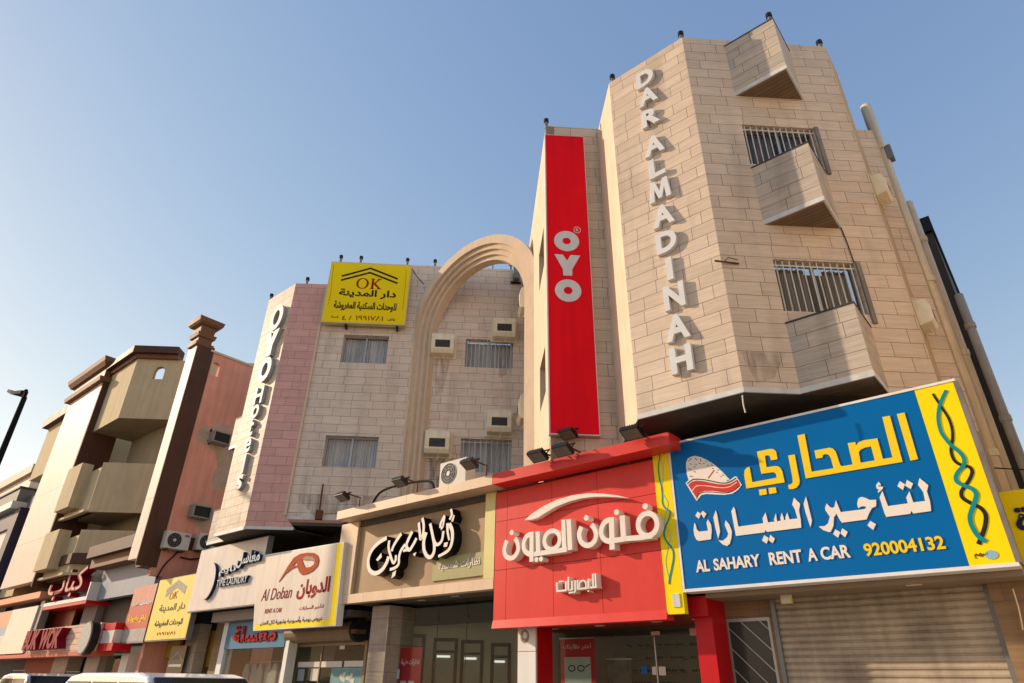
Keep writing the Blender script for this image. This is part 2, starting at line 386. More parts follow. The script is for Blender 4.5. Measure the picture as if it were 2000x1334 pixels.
# long turned wall with the arch yard
lw1 = [min(a) for a in zip(*WW.pxs([(672, 655), (675, 708)]))]
LW1 = rect(-.82, .84, 11.85, 13.0)
q1, q2 = WW.px((637, 850)), WW.px((733, 914))
LW2 = rect(q1[0], q2[0], q2[1], q1[1])
RW1 = rect(3.70, 5.47, 11.84, 13.03)
q3 = WW.px((903, 856)); RW2 = rect(3.72, 5.47, 7.9, q3[1])
MB().prism(WW, rect(-1.76, 5.95, 6.27, 16.27), 0, .3, [LW1, LW2, RW1, RW2]).build('wall', TILE_G, hotel)
MB().box(WW, -1.76, 2.0, -.015, .02, 6.19, 6.28).build('trim', METAL_W, hotel)
pk = WW.px((577.8, 554), -.06)[0]
pkl = WW.px((562, 1006), -.06)
MB().prism(WW, [(pk, 5.9), (WW.px((575, 1033), -.06)[0], 5.88), (-1.77, 6.3), (-1.77, 15.14), (pk, 15.12)], -.06, .22).build('pink_wall', TILE_P, hotel)
MB().box(WW, -1.80, -1.72, -.075, -.004, 6.3, 15.15).build('edge_strip', PLAST, hotel)
MB().box(WW, pk, WW.px((574, 1033), -.06)[0]-.02, -.08, -.05, 5.84, 5.93).build('trim', METAL_W, hotel)
MB().prism(HF, rect(0, 1.9, 5.88, 15.12), 0, .25).build('wall', TILE, hotel)
MB().box(HF, .0, 1.9, -.03, .02, 5.82, 5.93).build('trim', METAL_W, hotel)
HL = Frame((-21.6, -.87), pi-AL)
MB().prism(HL, rect(0, 4.0, 5.88, 15.1), -.25, 0).build('wall', TILE, hotel)
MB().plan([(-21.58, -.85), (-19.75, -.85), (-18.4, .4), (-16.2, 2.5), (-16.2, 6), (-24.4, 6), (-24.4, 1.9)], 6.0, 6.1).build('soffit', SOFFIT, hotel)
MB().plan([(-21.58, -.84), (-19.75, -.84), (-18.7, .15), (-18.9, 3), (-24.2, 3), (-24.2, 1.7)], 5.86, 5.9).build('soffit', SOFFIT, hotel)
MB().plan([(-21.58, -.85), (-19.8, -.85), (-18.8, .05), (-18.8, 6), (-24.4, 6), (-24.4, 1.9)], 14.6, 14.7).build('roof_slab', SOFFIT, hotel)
MB().plan([tuple(WW.pt(-1.7, .05, 0))[:2], tuple(WW.pt(5.9, .05, 0))[:2], tuple(WW.pt(5.9, 5, 0))[:2], tuple(WW.pt(-1.7, 5, 0))[:2]], 15.7, 15.8).build('roof_slab', SOFFIT, hotel)
# wall behind the signs, canopy deck
MB().box(S0, -27.6, -.75, 1.6, 1.9, 3.0, 6.25).build('rear_wall', DARK, hotel)
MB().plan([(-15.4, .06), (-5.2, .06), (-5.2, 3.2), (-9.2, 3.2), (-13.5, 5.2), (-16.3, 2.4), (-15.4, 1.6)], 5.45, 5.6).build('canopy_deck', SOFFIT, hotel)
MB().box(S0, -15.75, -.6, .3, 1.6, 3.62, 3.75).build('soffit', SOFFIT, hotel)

# planter boxes: three on the tower, two on the far left bay
def planter(poly, z0, z1, trim=True, cap=True):
    b = MB().plan(poly, z0, z1).build('planter_box', TILE_B, hotel)
    c = [sum(p[i] for p in poly)/3 for i in (0, 1)]
    gr = lambda k: [(c[0]+(p[0]-c[0])*k, c[1]+(p[1]-c[1])*k) for p in poly]
    if trim:
        MB().plan(gr(1.02), z0-.004, z0+.10).build('trim', METAL_W, b)
        MB().plan(gr(.93), z0-.012, z0-.005).build('soffit', WOOD, b)
    if cap: MB().plan(gr(1.03), z1, z1+.035).build('coping', CLAD, b)
    return b
tri = [(-2.83, .11), (-1.60, .11), (-1.60, 1.26)]
planter(tri, 13.78, 15.5); planter(tri, 9.98, 11.5); planter(tri, ZB+.006, 7.62)
trl = [(-22.39, -.12), (-23.66, -.12), (-23.66, 1.1)]
planter(trl, 9.48, 10.72); planter(trl, 5.90, 7.1)

# windows
def window(F, r, depth=.14, bars=0, split=.5, parent=hotel, curtain=CURT, fm=ALU, out=1, back=.5):
    x0, x1, z0, z1 = r[0][0], r[1][0], r[0][1], r[2][1]; s = out
    m = MB(); t = .05
    for a, b, c, d in ((x0, x1, z0, z0+t), (x0, x1, z1-t, z1), (x0, x0+t, z0+t, z1-t), (x1-t, x1, z0+t, z1-t)):
        m.box(F, a, b, s*depth, s*(depth+.06), c, d)
    xm = x0+(x1-x0)*split
    m.box(F, xm-.03, xm+.03, s*(depth-.004), s*(depth+.055), z0+t, z1-t)
    w = m.build('window', fm, parent)
    MB().box(F, x0+t, x1-t, s*(depth+.02), s*(depth+.026), z0+t, z1-t).build('pane', GLASS, w)
    n = 60; P = []; k = 0
    V, Fc = [], []
    for i in range(n+1):
        x = x0+.04+(x1-x0-.08)*i/n; y = depth+.16+.03*sin(i*1.7)+.012*sin(i*4.1)
        V += [F.pt(x, s*y, z0+.03), F.pt(x, s*y, z1-.03)]
    Fc = [(2*i, 2*i+2, 2*i+3, 2*i+1) for i in range(n) if not (curtain is CURT_D and 26 < i < 40)]
    MB().add(V, Fc).build('curtain', curtain, w)
    MB().box(F, x0-.1, x1+.1, s*(depth+back), s*(depth+back+.02), z0-.1, z1+.1).build('backing', WINBACK, w)
    if bars:
        g = MB()
        for i in range(bars):
            x = x0+(x1-x0)*(i+.5)/bars
            g.tube([F.pt(x, s*.05, z0+.01), F.pt(x, s*.05, z1-.01)], .014, 6)
        for z in (z0+.02, z1-.12): g.box(F, x0+.004, x1-.004, s*.035, s*.06, z-.012, z+.012)
        g.build('grille', METAL_W, w)
    return w
window(WF, w1, .13, bars=12, curtain=CURT_D); window(WF, w2, .13, bars=12, curtain=CURT_D)
window(WW, LW1, .16); window(WW, LW2, .16); window(WW, RW1, .16, bars=12); window(WW, RW2, .16, bars=9)
window(BR, bw1, .14, out=-1, curtain=CURT_D, fm=FRAME_B); window(BR, bw2, .14, out=-1, curtain=CURT_D, fm=FRAME_B)
# dull metal side flashing beside the two tower windows
for r in (w1, w2):
    MB().box(WF, r[1][0]+.002, r[1][0]+.085, -.05, .10, r[0][1]-.2, r[2][1]+.01).build('flashing', STEEL, hotel)

# arch: four stepped rings standing parallel to the street
AF = Frame((-13.5, 2.4), 0); AZ = 12.98
arch = MB()
steps = [(3.08, 2.74, 0.0), (2.74, 2.57, .11), (2.57, 2.40, .22), (2.40, 2.24, .33)]
for ro, ri, y in steps:
    o = [(ro*cos(a), AZ+ro*sin(a)) for a in [pi*i/40 for i in range(41)]]
    h = [(ri*cos(a), AZ+ri*sin(a)) for a in [pi*i/40 for i in range(41)]]
    arch.prism(AF, [(ro, 5.6)] + o + [(-ro, 5.6), (-ri, 5.6)] + h[::-1] + [(ri, 5.6)], y, .66)
arch.build('arch', PLAST, hotel)

# ------------------------------------------------------------------ letters on the tower and on the far left bay
lt = thing('letter_sign', 'raised light grey capital letters running down the sunlit tower face', 'sign', LF.pt(1.07, 0, 6.9))
LS = [('D', .82, 1.29, 14.77, 15.31), ('A', .82, 1.33, 14.12, 14.66), ('R', .84, 1.31, 13.40, 13.93), ('A', .82, 1.33, 12.46, 13.02), ('L', .87, 1.27, 11.77, 12.33), ('M', .81, 1.33, 11.09, 11.66), ('A', .82, 1.33, 10.37, 10.93), ('D', .84, 1.31, 9.67, 10.21), ('I', 1.0, 1.14, 8.96, 9.52), ('N', .87, 1.32, 8.27, 8.85), ('A', .82, 1.33, 7.56, 8.13), ('H', .85, 1.30, 6.86, 7.42)]
for ch, a, b, c, d in LS:
    MB().text(LF, ch, a, c, b-a, d-c, -.004, -.10, bold=.042).build('letter', LETTER, lt) if ch != 'M' else MB().prism(LF, [(a+(b-a)*u, c+(d-c)*v) for u, v in ((0, 0), (.1, 1), (.32, 1), (.5, .42), (.68, 1), (.9, 1), (1, 0), (.78, 0), (.73, .58), (.58, .08), (.42, .08), (.27, .58), (.22, 0))], -.004, -.10).build('letter', LETTER, lt)
ht = thing('letter_sign', 'thick white letters running down the sunlit bay on the far left of the hotel', 'sign', HF.pt(1.2, 0, 7.2))
def hx(a, b): return a+21.6, b-a
def letter_ring(name, z0, z1, x0, x1):
    m = MB(); c = ((x0+x1)/2, (z0+z1)/2); w = .23
    m.ring(HF, c, (x1-x0-w)/2, (z1-z0-w)/2, w, -.004, -.15); o = m.build('letter', LETTER_S, ht)
    MB().ring(HF, c, (x1-x0-w)/2, (z1-z0-w)/2, w, -.151, -.165).build('letter_face', LETTER, o)
letter_ring('O', 13.21, 14.31, .83, 1.70)
def Yshape(F, x0, x1, z0, z1, y0, y1, t=.30):
    w, h = x1-x0, z1-z0; P = [(0, 1), (.36, 1), (.5, .68), (.64, 1), (1, 1), (.68, .40), (.68, 0), (.32, 0), (.32, .40)]
    return MB().prism(F, [(x0+p[0]*w, z0+p[1]*h) for p in P], y0, y1)
o = Yshape(HF, .80, 1.71, 12.12, 13.16, -.004, -.15).build('letter', LETTER_S, ht); Yshape(HF, .80, 1.71, 12.12, 13.16, -.151, -.165).build('letter_face', LETTER, o)
letter_ring('O', 11.09, 12.08, .82, 1.66)
for ch, x0, x1, z0, z1 in (('H', .90, 1.46, 10.24, 10.92), ('o', .95, 1.42, 9.71, 10.22), ('t', .98, 1.30, 9.05, 9.67), ('e', 1.0, 1.38, 8.46, 8.98), ('l', 1.14, 1.26, 7.73, 8.40), ('s', .97, 1.36, 7.18, 7.69)):
    o = MB().text(HF, ch, x0, z0, x1-x0, z1-z0, -.004, -.13, bold=.02).build('letter', LETTER_S, ht); MB().text(HF, ch, x0, z0, x1-x0, z1-z0, -.131, -.145, bold=.02).build('letter_face', LETTER, o)

# ------------------------------------------------------------------ red banner
bn = thing('banner_sign', 'tall narrow red vertical sign with three large white letters', 'sign', BF.pt(.5, 0, 6.4))
bq = [BF.px(p, -.12) for p in ((1065.5, 263.5), (1140, 267.4), (1170, 849.5), (1072.6, 845))]
bx0, bx1, bz0, bz1 = bq[0][0], (bq[1][0]+bq[2][0])/2, bq[2][1], bq[0][1]
MB().box(BF, bx0, bx1, -.12, -.004, bz0, bz1).build('panel', RED_B, bn)
fr = MB(); 
fr.box(BF, bx0-.03, bx0, -.13, -.003, bz0-.03, bz1+.02).box(BF, bx1, bx1+.02, -.13, -.003, bz0-.03, bz1+.02).box(BF, bx0, bx1, -.13, -.003, bz0-.03, bz0).box(BF, bx0, bx1, -.13, -.003, bz1, bz1+.02)
fr.build('frame', METAL_W, bn)
def bnq(L): return BF.pxs(tr(980, 420, 7.411, L), -.13)
def bbox(P): return min(p[0] for p in P), max(p[0] for p in P), min(p[1] for p in P), max(p[1] for p in P)
for L in ([(757, 375), (1118, 380), (937, 235), (950, 525)], [(770, 1090), (1150, 1095), (960, 935), (975, 1258)]):
    x0, x1, z0, z1 = bbox(bnq(L)); m = MB(); w = .155
    c = ((x0+x1)/2, (z0+z1)/2); n = 48
    o = [(c[0]+(x1-x0)/2*cos(2*pi*i/n), c[1]+(z1-z0)/2*sin(2*pi*i/n)) for i in range(n)]
    h = [(c[0]+(x1-x0)/6*cos(2*pi*i/n), c[1]+(z1-z0)/6*sin(2*pi*i/n)) for i in range(n)]
    m.prism(BF, o, -.121, -.14, [h]).build('letter', LETTER, bn)
MB().prism(BF, bnq([(762, 568), (885, 577), (945, 665), (995, 582), (1135, 590), (1020, 785), (1020, 880), (890, 877), (885, 785)]), -.121, -.14).build('letter', LETTER, bn)
x0, x1, z0, z1 = bbox(bnq([(1038, 215), (1145, 215), (1090, 168), (1092, 262)]))
m = MB().ring(BF, ((x0+x1)/2, (z0+z1)/2), (x1-x0)/2-.01, (z1-z0)/2-.01, .015, -.121, -.132).text(BF, 'R', x0+(x1-x0)*.33, z0+(z1-z0)*.28, (x1-x0)*.36, (z1-z0)*.44, -.121, -.132, .02)
m.build('registered_mark', LETTER, bn)

# ------------------------------------------------------------------ blue car rental sign
bs = thing('shop_sign', 'big blue and yellow lightbox sign with yellow and white writing, bottom right', 'sign', (-3, 0, 3.08))
bx = [S0.px(p) for p in ((1305, 866.5), (1865, 740), (1992, 1107), (1333, 1156))]
BX0, BX1, BZ0, BZ1 = -5.385, -.555, 3.08, 5.805
xs = S0.px((1787, 759))[0]; xs2 = S0.px((1893, 1114))[0]; XS = (xs+xs2)/2
MB().box(S0, BX0+.04, XS, 0, .3, BZ0+.05, BZ1-.04).build('panel', BLUE, bs)
MB().box(S0, XS, BX1-.03, .002, .3, BZ0+.05, BZ1-.04).build('end_panel', YELLOW, bs)
f = MB().box(S0, BX0, BX1, -.012, .3, BZ0, BZ0+.05).box(S0, BX0, BX1, -.012, .3, BZ1-.04, BZ1).box(S0, BX0, BX0+.04, -.012, .3, BZ0+.05, BZ1-.04)
f.build('frame', WHITE, bs)
MB().box(S0, BX1-.03, BX1+.03, -.006, .42, BZ0+.051, BZ1-.041).build('side_panel', STEEL, bs)
def zA(L): return tr(1440, 860, 10, L)
def zB(L): return tr(1620, 790, 9.53, L)
TF, TBk = -.016, -.001
m = MB()
m.prism(S0, S0.pxs(zA([(390, 225), (660, 170), (720, 180), (765, 225), (790, 375), (665, 395), (645, 320), (610, 295), (545, 305), (575, 530), (740, 506), (800, 512), (850, 545), (885, 610), (930, 825), (185, 945), (140, 680), (150, 590), (190, 540), (245, 522), (300, 822), (775, 735), (765, 665), (735, 632), (690, 628), (475, 658)])), TBk, TF)
m.prism(S0, S0.pxs(zA([(428, 968), (570, 948), (585, 1058), (445, 1082)])), TBk, TF)
m.prism(S0, S0.pxs(zA([(615, 935), (755, 920), (775, 1030), (630, 1052)])), TBk, TF)
m.prism(S0, S0.pxs(zA([(1000, 300), (1128, 282), (1195, 650), (1225, 790), (1210, 870), (1160, 930), (1090, 955), (1015, 955), (1000, 875), (1060, 860), (1090, 825), (1085, 740)])), TBk, TF)
big = zA([(1179, -90), (1320, -120), (1458, 618), (1885, 550), (1835, 360), (1800, 295), (1760, 275), (1705, 275), (1668, 300), (1672, 342), (1545, 362), (1512, 205), (1800, 150), (1870, 165), (1920, 215), (1955, 300)]) + zB([(180, 1060), (210, 1140), (250, 1152), (437, 1120), (345, 725), (485, 705), (500, 770), (545, 710), (630, 672), (895, 635), (1000, 1018), (1178, 990), (988, 240), (1128, 215), (1365, 1072)]) + zA([(1345, 748)])
m.prism(S0, S0.pxs(big), TBk, TF, [S0.pxs(zB([(550, 900), (570, 860), (600, 835), (670, 805), (780, 785), (850, 1045), (585, 1090)]))])
m.prism(S0, S0.pxs(zB([(1258, 185), (1400, 155), (1652, 1022), (1512, 1050)])), TBk, TF)
m.build('lettering', YEL_T, bs)
def zC(L): return tr(1340, 960, 7.692, L)
def zD(L): return tr(1580, 920, 7.692, L)
m = MB()
for L in ([(130, 470), (150, 500), (165, 570), (200, 605), (335, 590), (312, 470), (335, 420), (380, 500), (390, 590), (378, 720), (200, 745), (160, 725), (130, 660), (118, 580)],
          [(145, 368), (178, 303), (228, 335), (198, 412)], [(226, 330), (258, 292), (310, 335), (272, 402)],
          [(450, 285), (470, 340), (515, 600), (488, 715), (440, 520), (415, 390)],
          [(600, 435), (650, 490), (692, 600), (685, 700), (660, 790), (620, 820), (560, 800), (490, 735), (560, 742), (620, 690), (640, 640), (585, 500)],
          [(720, 232), (740, 270), (790, 530), (1165, 478), (1155, 400), (1200, 318), (1235, 465), (1335, 455), (1325, 420), (1355, 330), (1370, 450), (1430, 440), (1422, 400), (1443, 322), (1470, 400), (1475, 432), (1500, 430), (1497, 390), (1525, 320), (1558, 420), (1680, 408), (1640, 270), (1598, 200), (1625, 95), (1718, 185), (1700, 290), (1725, 420), (1735, 545), (1220, 610), (1197, 575), (1185, 615), (755, 670), (685, 300)],
          [(1145, 738), (1180, 658), (1246, 700), (1215, 785)], [(1248, 735), (1270, 652), (1340, 710), (1305, 778)],
          [(1805, 80), (1825, 150), (1895, 440), (1875, 538), (1860, 500), (1800, 320), (1770, 190)]):
    m.prism(S0, S0.pxs(zC(L)), TBk, TF)
for L in ([(270, 490), (330, 550), (370, 555), (390, 530), (408, 440), (480, 620), (840, 575), (868, 545), (830, 530), (790, 535), (745, 560), (728, 500), (740, 430), (765, 402), (800, 392), (850, 405), (920, 438), (1012, 435), (1012, 530), (950, 560), (910, 630), (868, 730), (500, 778), (470, 740), (415, 640), (400, 670), (380, 690), (370, 830), (330, 915), (300, 920), (220, 890), (150, 835), (240, 830), (290, 790), (320, 690), (250, 590), (248, 550)],
          [(368, 950), (400, 878), (474, 920), (442, 1005)], [(478, 940), (505, 862), (585, 915), (548, 998)], [(882, 820), (925, 750), (1010, 800), (968, 888)],
          [(1105, 300), (1190, 530), (1490, 488), (1465, 400), (1512, 308), (1570, 475), (1748, 452), (1720, 320), (1640, 210), (1665, 108), (1795, 215), (1775, 310), (1820, 450), (1838, 590), (1830, 605), (1570, 640), (1540, 600), (1525, 645), (1165, 692), (1140, 640), (1065, 400)],
          [(1050, 165), (1080, 195), (1080, 225), (1050, 215), (1040, 235), (1118, 238), (1110, 270), (1045, 330), (1035, 310), (1060, 285), (1020, 265), (1012, 215)],
          [(1332, 230), (1370, 155), (1446, 200), (1415, 288)], [(1448, 225), (1475, 135), (1568, 190), (1532, 272)]):
    m.prism(S0, S0.pxs(zD(L)), TBk, TF)
m.build('lettering', CREAM_T, bs)
def fit(F, y, pl, pr, pt_, pb):
    a, b = F.px(pl, y)[0], F.px(pr, y)[0]; c, d = F.px(pb, y)[1], F.px(pt_, y)[1]
    return a, c, b-a, d-c
def zR(L): return tr(1260, 740, 2.7027, L)
a, b, c, d, e, f_, g_, h_ = zR([(272, 990), (615, 950), (662, 950), (835, 935), (865, 930), (912, 930), (935, 925), (1090, 905)])
zt, zb = S0.px(zR([(660, 918)])[0])[1], S0.px(zR([(660, 985)])[0])[1]
m = MB()
for s_, l, r in (('AL', 272, 345), ('SAHARY', 367, 613), ('RENT', 662, 835), ('A', 865, 915), ('CAR', 935, 1090)):
    yl = 985-(l-640)*.09
    x0 = S0.px(zR([(l, yl)])[0])[0]; x1 = S0.px(zR([(r, yl-(r-l)*.09)])[0])[0]
    m.text(S0, s_, x0, zb, x1-x0, zt-zb, TBk, TF, bold=.03)
m.build('lettering', CREAM_T, bs)
x0 = S0.px(zR([(1157, 905)])[0])[0]; x1 = S0.px(zR([(1582, 868)])[0])[0]; zt = S0.px(zR([(1370, 848)])[0])[1]; zb = S0.px(zR([(1370, 920)])[0])[1]
MB().text(S0, '920004132', x0, zb, x1-x0, zt-zb, TBk, TF, bold=.025).build('lettering', YEL_T, bs)
# speedometer emblem
def zE(L): return tr(1330, 870, 11.115, L)
def stroke(m, F, L, w, y0, y1, sm=5): return m.ribbon(F, smooth(F.pxs(L), sm) if sm else F.pxs(L), w, y0, y1)
lw = MB()
G = [(165, 745), (135, 640), (115, 480), (112, 380), (150, 290), (225, 243), (310, 228), (420, 250), (560, 310), (720, 410), (900, 570), (1060, 740), (1000, 800), (700, 800), (400, 760)]
RB = [(105, 820), (180, 745), (280, 715), (420, 720), (560, 745), (700, 780), (880, 800), (1020, 790), (1180, 672), (1215, 680), (1325, 860), (1250, 960), (1120, 1050), (950, 1075), (760, 1068), (560, 1055), (450, 1080), (390, 1150), (345, 1208)]
lw.prism(S0, S0.pxs(zE(G)), TBk, -.006); lw.prism(S0, S0.pxs(zE(RB)), TBk, -.010)
lw.build('emblem', WHITE, bs)
lw = MB().prism(S0, S0.pxs(zE([(600+(x-600)*.94, 540+(y-540)*.94) for x, y in G])), TBk, -.008); lw.build('emblem', CREAM_T, bs)
lw = MB().prism(S0, S0.pxs(zE([(160, 860), (240, 790), (340, 765), (480, 775), (640, 810), (800, 840), (950, 850), (1080, 830), (1230, 740), (1290, 850), (1180, 960), (1060, 1015), (900, 1020), (700, 990), (520, 990), (420, 1020), (335, 1130)])), TBk, -.012)
stroke(lw, S0, zE([(595, 715), (725, 540)]), .022, TBk, -.011, 0); lw.build('emblem', mat('emblem_red', (.55, .035, .02), .4), bs)
lw = MB(); stroke(lw, S0, zE([(245, 1000), (320, 900), (420, 875), (600, 885), (800, 915), (950, 920), (1080, 890), (1220, 800)]), .012, TBk, -.014); lw.build('emblem', CREAM_T, bs)
lw = MB()
stroke(lw, S0, zE([(140, 835), (240, 755), (340, 735), (500, 745), (680, 780), (850, 815), (1000, 815), (1100, 775), (1205, 710)]), .018, TBk, -.014)
stroke(lw, S0, zE([(340, 1160), (400, 1060), (500, 1015), (700, 1015), (900, 1035), (1060, 1020), (1180, 960), (1285, 870)]), .013, TBk, -.014)
for a in ((150, 490, 230, 530), (280, 570, 330, 582), (190, 665, 270, 685), (205, 400, 235, 415), (280, 465, 320, 472), (315, 410, 345, 418), (535, 345, 562, 362), (660, 420, 690, 440), (790, 525, 820, 545), (900, 635, 935, 655), (860, 670, 890, 682), (770, 580, 800, 592), (680, 490, 712, 512), (1000, 760, 1030, 772), (390, 385, 440, 402), (480, 388, 512, 398), (425, 290, 442, 350), (310, 275, 355, 325), (170, 345, 235, 280), (570, 430, 610, 445)):
    stroke(lw, S0, zE([a[:2], a[2:]]), .012, TBk, -.011, 0)
lw.build('emblem', INK, bs)
def zF(L): return tr(1810, 740, 3.605, L)
TW1 = [(43, 105), (75, 155), (115, 215), (155, 280), (178, 350), (182, 420), (172, 480), (175, 530), (200, 580), (250, 610), (300, 620), (320, 655), (300, 710), (265, 760), (243, 800), (255, 840), (310, 875), (380, 910), (415, 960), (412, 1030), (390, 1100), (365, 1165)]
TW2 = [(138, 80), (105, 150), (85, 220), (82, 290), (100, 370), (135, 425), (180, 475), (230, 515), (262, 560), (260, 610), (225, 650), (205, 690), (215, 725), (260, 750), (320, 775), (348, 810), (340, 860), (315, 930), (305, 980), (320, 1040), (365, 1110), (420, 1145)]
m = MB(); stroke(m, S0, zF(TW1), [.032, .055], 0, -.006); m.build('ribbon_motif', INK, bs)
m = MB(); stroke(m, S0, zF(TW2), [.045, .06], 0, -.009); m.build('ribbon_motif', TEAL, bs)
m = MB(); c = S0.px(zF([(455, 1238)])[0]); m.disc(S0, c, .075, .06, 0, -.006)
m.build('maker_mark', mat('mark_blue', (.25, .45, .55), .5), bs)
m = MB(); c = S0.px(zF([(398, 1245)])[0]); m.text(S0, ar('سهم'), c[0]-.1, c[1]-.03, .16, .07, 0, -.006); m.build('maker_mark', INK, bs)

# narrow yellow strip sign between red and blue
ys = thing('strip_sign', 'narrow yellow upright panel with a faded teal ribbon between red fascia and blue sign', 'sign', (-5.55, 0, 2.75))
MB().box(S0, -5.725, -5.39, -.012, .12, 2.74, 5.76).build('panel', YELLOW, ys)
def zG(L): return tr(1270, 860, 3.7, L)
m = MB(); stroke(m, S0, zG([(68, 50), (70, 130), (62, 200), (70, 280), (85, 340), (90, 400), (90, 450), (110, 490), (145, 515), (140, 560), (115, 620), (103, 680), (120, 730), (160, 780), (172, 840), (160, 920), (145, 990), (140, 1040)]), [.02, .035], -.012, -.02); m.build('ribbon_motif', TEAL, ys)
m = MB(); stroke(m, S0, zG([(66, 60), (92, 180), (95, 270), (80, 350), (100, 400), (130, 455), (118, 520), (108, 600), (150, 680), (135, 760), (115, 860), (120, 930), (140, 1000)]), .014, -.012, -.018); m.build('ribbon_motif', mat('faded_blue', (.35, .55, .5), .5), ys)
q = bbox(S0.pxs(zG([(168, 1110), (215, 1112), (218, 1205), (172, 1208)]))); MB().box(S0, *q[:2], -.012, -.03, *q[2:]).build('maker_plate', METAL_W, ys)

# ------------------------------------------------------------------ red optician fascia
rs = thing('shop_sign', 'red panelled fascia with raised cream lettering and a curved swoosh', 'sign', (-7.8, 0, 2.7))
RX0, RX1, RZ0 = -9.84, -5.73, 2.72
xv = [RX0, S0.px((989, 1100))[0], S0.px((1079, 1050))[0], S0.px((1171, 1050))[0], RX1]
zv = [RZ0, S0.px((1100, 1117-13))[1], S0.px((1085, 999))[1], 5.56]
zv[1] = S0.px((1225, 1083))[1]
m = MB()
for i in range(4):
    for j in range(3):
        m.box(S0, xv[i]+.005, xv[i+1]-.005, .0, .06, zv[j]+.005, zv[j+1]-.005)
m.build('panel', RED, rs)
MB().box(S0, RX0, RX1, .03, .3, RZ0+.004, 5.6).build('backing', RED_DK, rs)
MB().prism(Frame((RX0, 0), pi/2), [(-.05, RZ0-.06), (.25, RZ0-.06), (.25, RZ0), (0, RZ0+.1), (-.008, RZ0+.1)], -(RX1-RX0), 0).build('lower_lip', RED, rs)
MB().box(S0, -9.57, -5.12, -.45, .05, 5.62, 5.862).build('cornice', RED, rs)
def zH(L): return tr(970, 950, 6.06, L)
LD = -.20; k = S0.px(zH([(1000, 500)])[0], LD); k2 = S0.px(zH([(1055, 500)])[0], LD); WD = (k2[0]-k[0])
let = MB()
_n = [0]
def st(L, w, y=LD, z=zH, sm=5, mb=None):
    _n[0] += 1
    P = S0.pxs(z(L), y); P = smooth(P, sm) if sm else P
    (mb or let).ribbon(S0, P, w*WD, -.002, y-.0012*(_n[0] % 7))
def el(c, rx, rz, w):
    _n[0] += 1
    c0 = S0.px(zH([c])[0], LD); a = S0.px(zH([(c[0]+rx, c[1]-rx*.13)])[0], LD)[0]-c0[0]; b = c0[1]-S0.px(zH([(c[0]+8, c[1]+rz)])[0], LD)[1]
    let.ring(S0, c0, a, b, w*WD, -.002, LD-.0012*(_n[0] % 7))
def dot(c, r):
    c0 = S0.px(zH([c])[0], LD); let.disc(S0, c0, r*WD, r*WD, -.002, LD-.002)
el((1785, 450), 113, 133, .88)
st([(1840, 583), (1700, 606), (1500, 620)], .85, sm=0); st([(1485, 345), (1503, 640)], 1.0, sm=0); st([(1510, 622), (1360, 645)], .85, sm=0)
st([(1358, 365), (1368, 748)], 1.0, sm=0); st([(1350, 390), (1280, 425), (1240, 510), (1248, 590), (1295, 640), (1365, 650)], .9)
st([(1003, 478), (975, 560), (995, 650), (1050, 695), (1110, 690), (1160, 640), (1175, 560), (1150, 490), (1120, 452)], .9)
st([(850, 388), (868, 752)], 1.0, sm=0); st([(788, 395), (800, 760)], .9, sm=0); st([(830, 745), (420, 805)], .85, sm=0)
el((655, 635), 92, 108, .85); st([(485, 533), (492, 790)], 1.0, sm=0)
st([(415, 538), (413, 892)], .95, sm=0); st([(405, 562), (345, 600), (318, 680), (330, 760), (380, 800), (425, 806)], .9)
st([(120, 640), (90, 740), (105, 820), (165, 850), (220, 820), (255, 740), (240, 655), (215, 615)], .88)
for c in ((1060, 372), (1418, 305), (1757, 235), (178, 545)): dot(c, .5)
for c in ((470, 865), (525, 858)): dot(c, .45)
let.build('lettering', CREAM_T, rs)
sw = [(330, 400), (420, 320), (560, 230), (720, 155), (900, 105), (1080, 82), (1250, 85), (1420, 105), (1565, 138), (1450, 128), (1300, 120), (1150, 122), (1000, 140), (850, 180), (700, 240), (580, 310), (490, 370), (420, 392)]
MB().prism(S0, S0.pxs(zH(sw), -.14), -.002, -.14).build('swoosh', CREAM_T, rs)
def zI(L): return tr(1070, 1100, 16.67, L)
l2 = MB(); w2_ = .34
for L, w in (([(285, 625), (300, 912)], 1), ([(275, 912), (600, 882)], .9), ([(588, 890), (585, 590)], 1), ([(360, 600), (510, 590)], .75), ([(670, 445), (670, 870)], 1), ([(650, 880), (800, 850)], .8), ([(785, 860), (780, 570)], 1), ([(680, 970), (815, 940)], .75), ([(885, 550), (893, 900), (842, 968)], .9), ([(972, 540), (968, 845)], .9), ([(1030, 815), (1030, 700), (1060, 610), (1150, 560), (1220, 610), (1240, 700), (1240, 800)], .75), ([(1330, 505), (1320, 810)], 1), ([(950, 845), (1600, 768)], .85), ([(1462, 340), (1472, 780)], .9), ([(1540, 330), (1562, 780)], .9)):
    st(L, w*w2_, -.18, zI, 0 if len(L) < 4 else 5, l2)
c0 = S0.px(zI([(1310, 905)])[0], -.18); l2.disc(S0, c0, .016, .016, -.002, -.18)
l2.build('lettering', CREAM_T, rs)

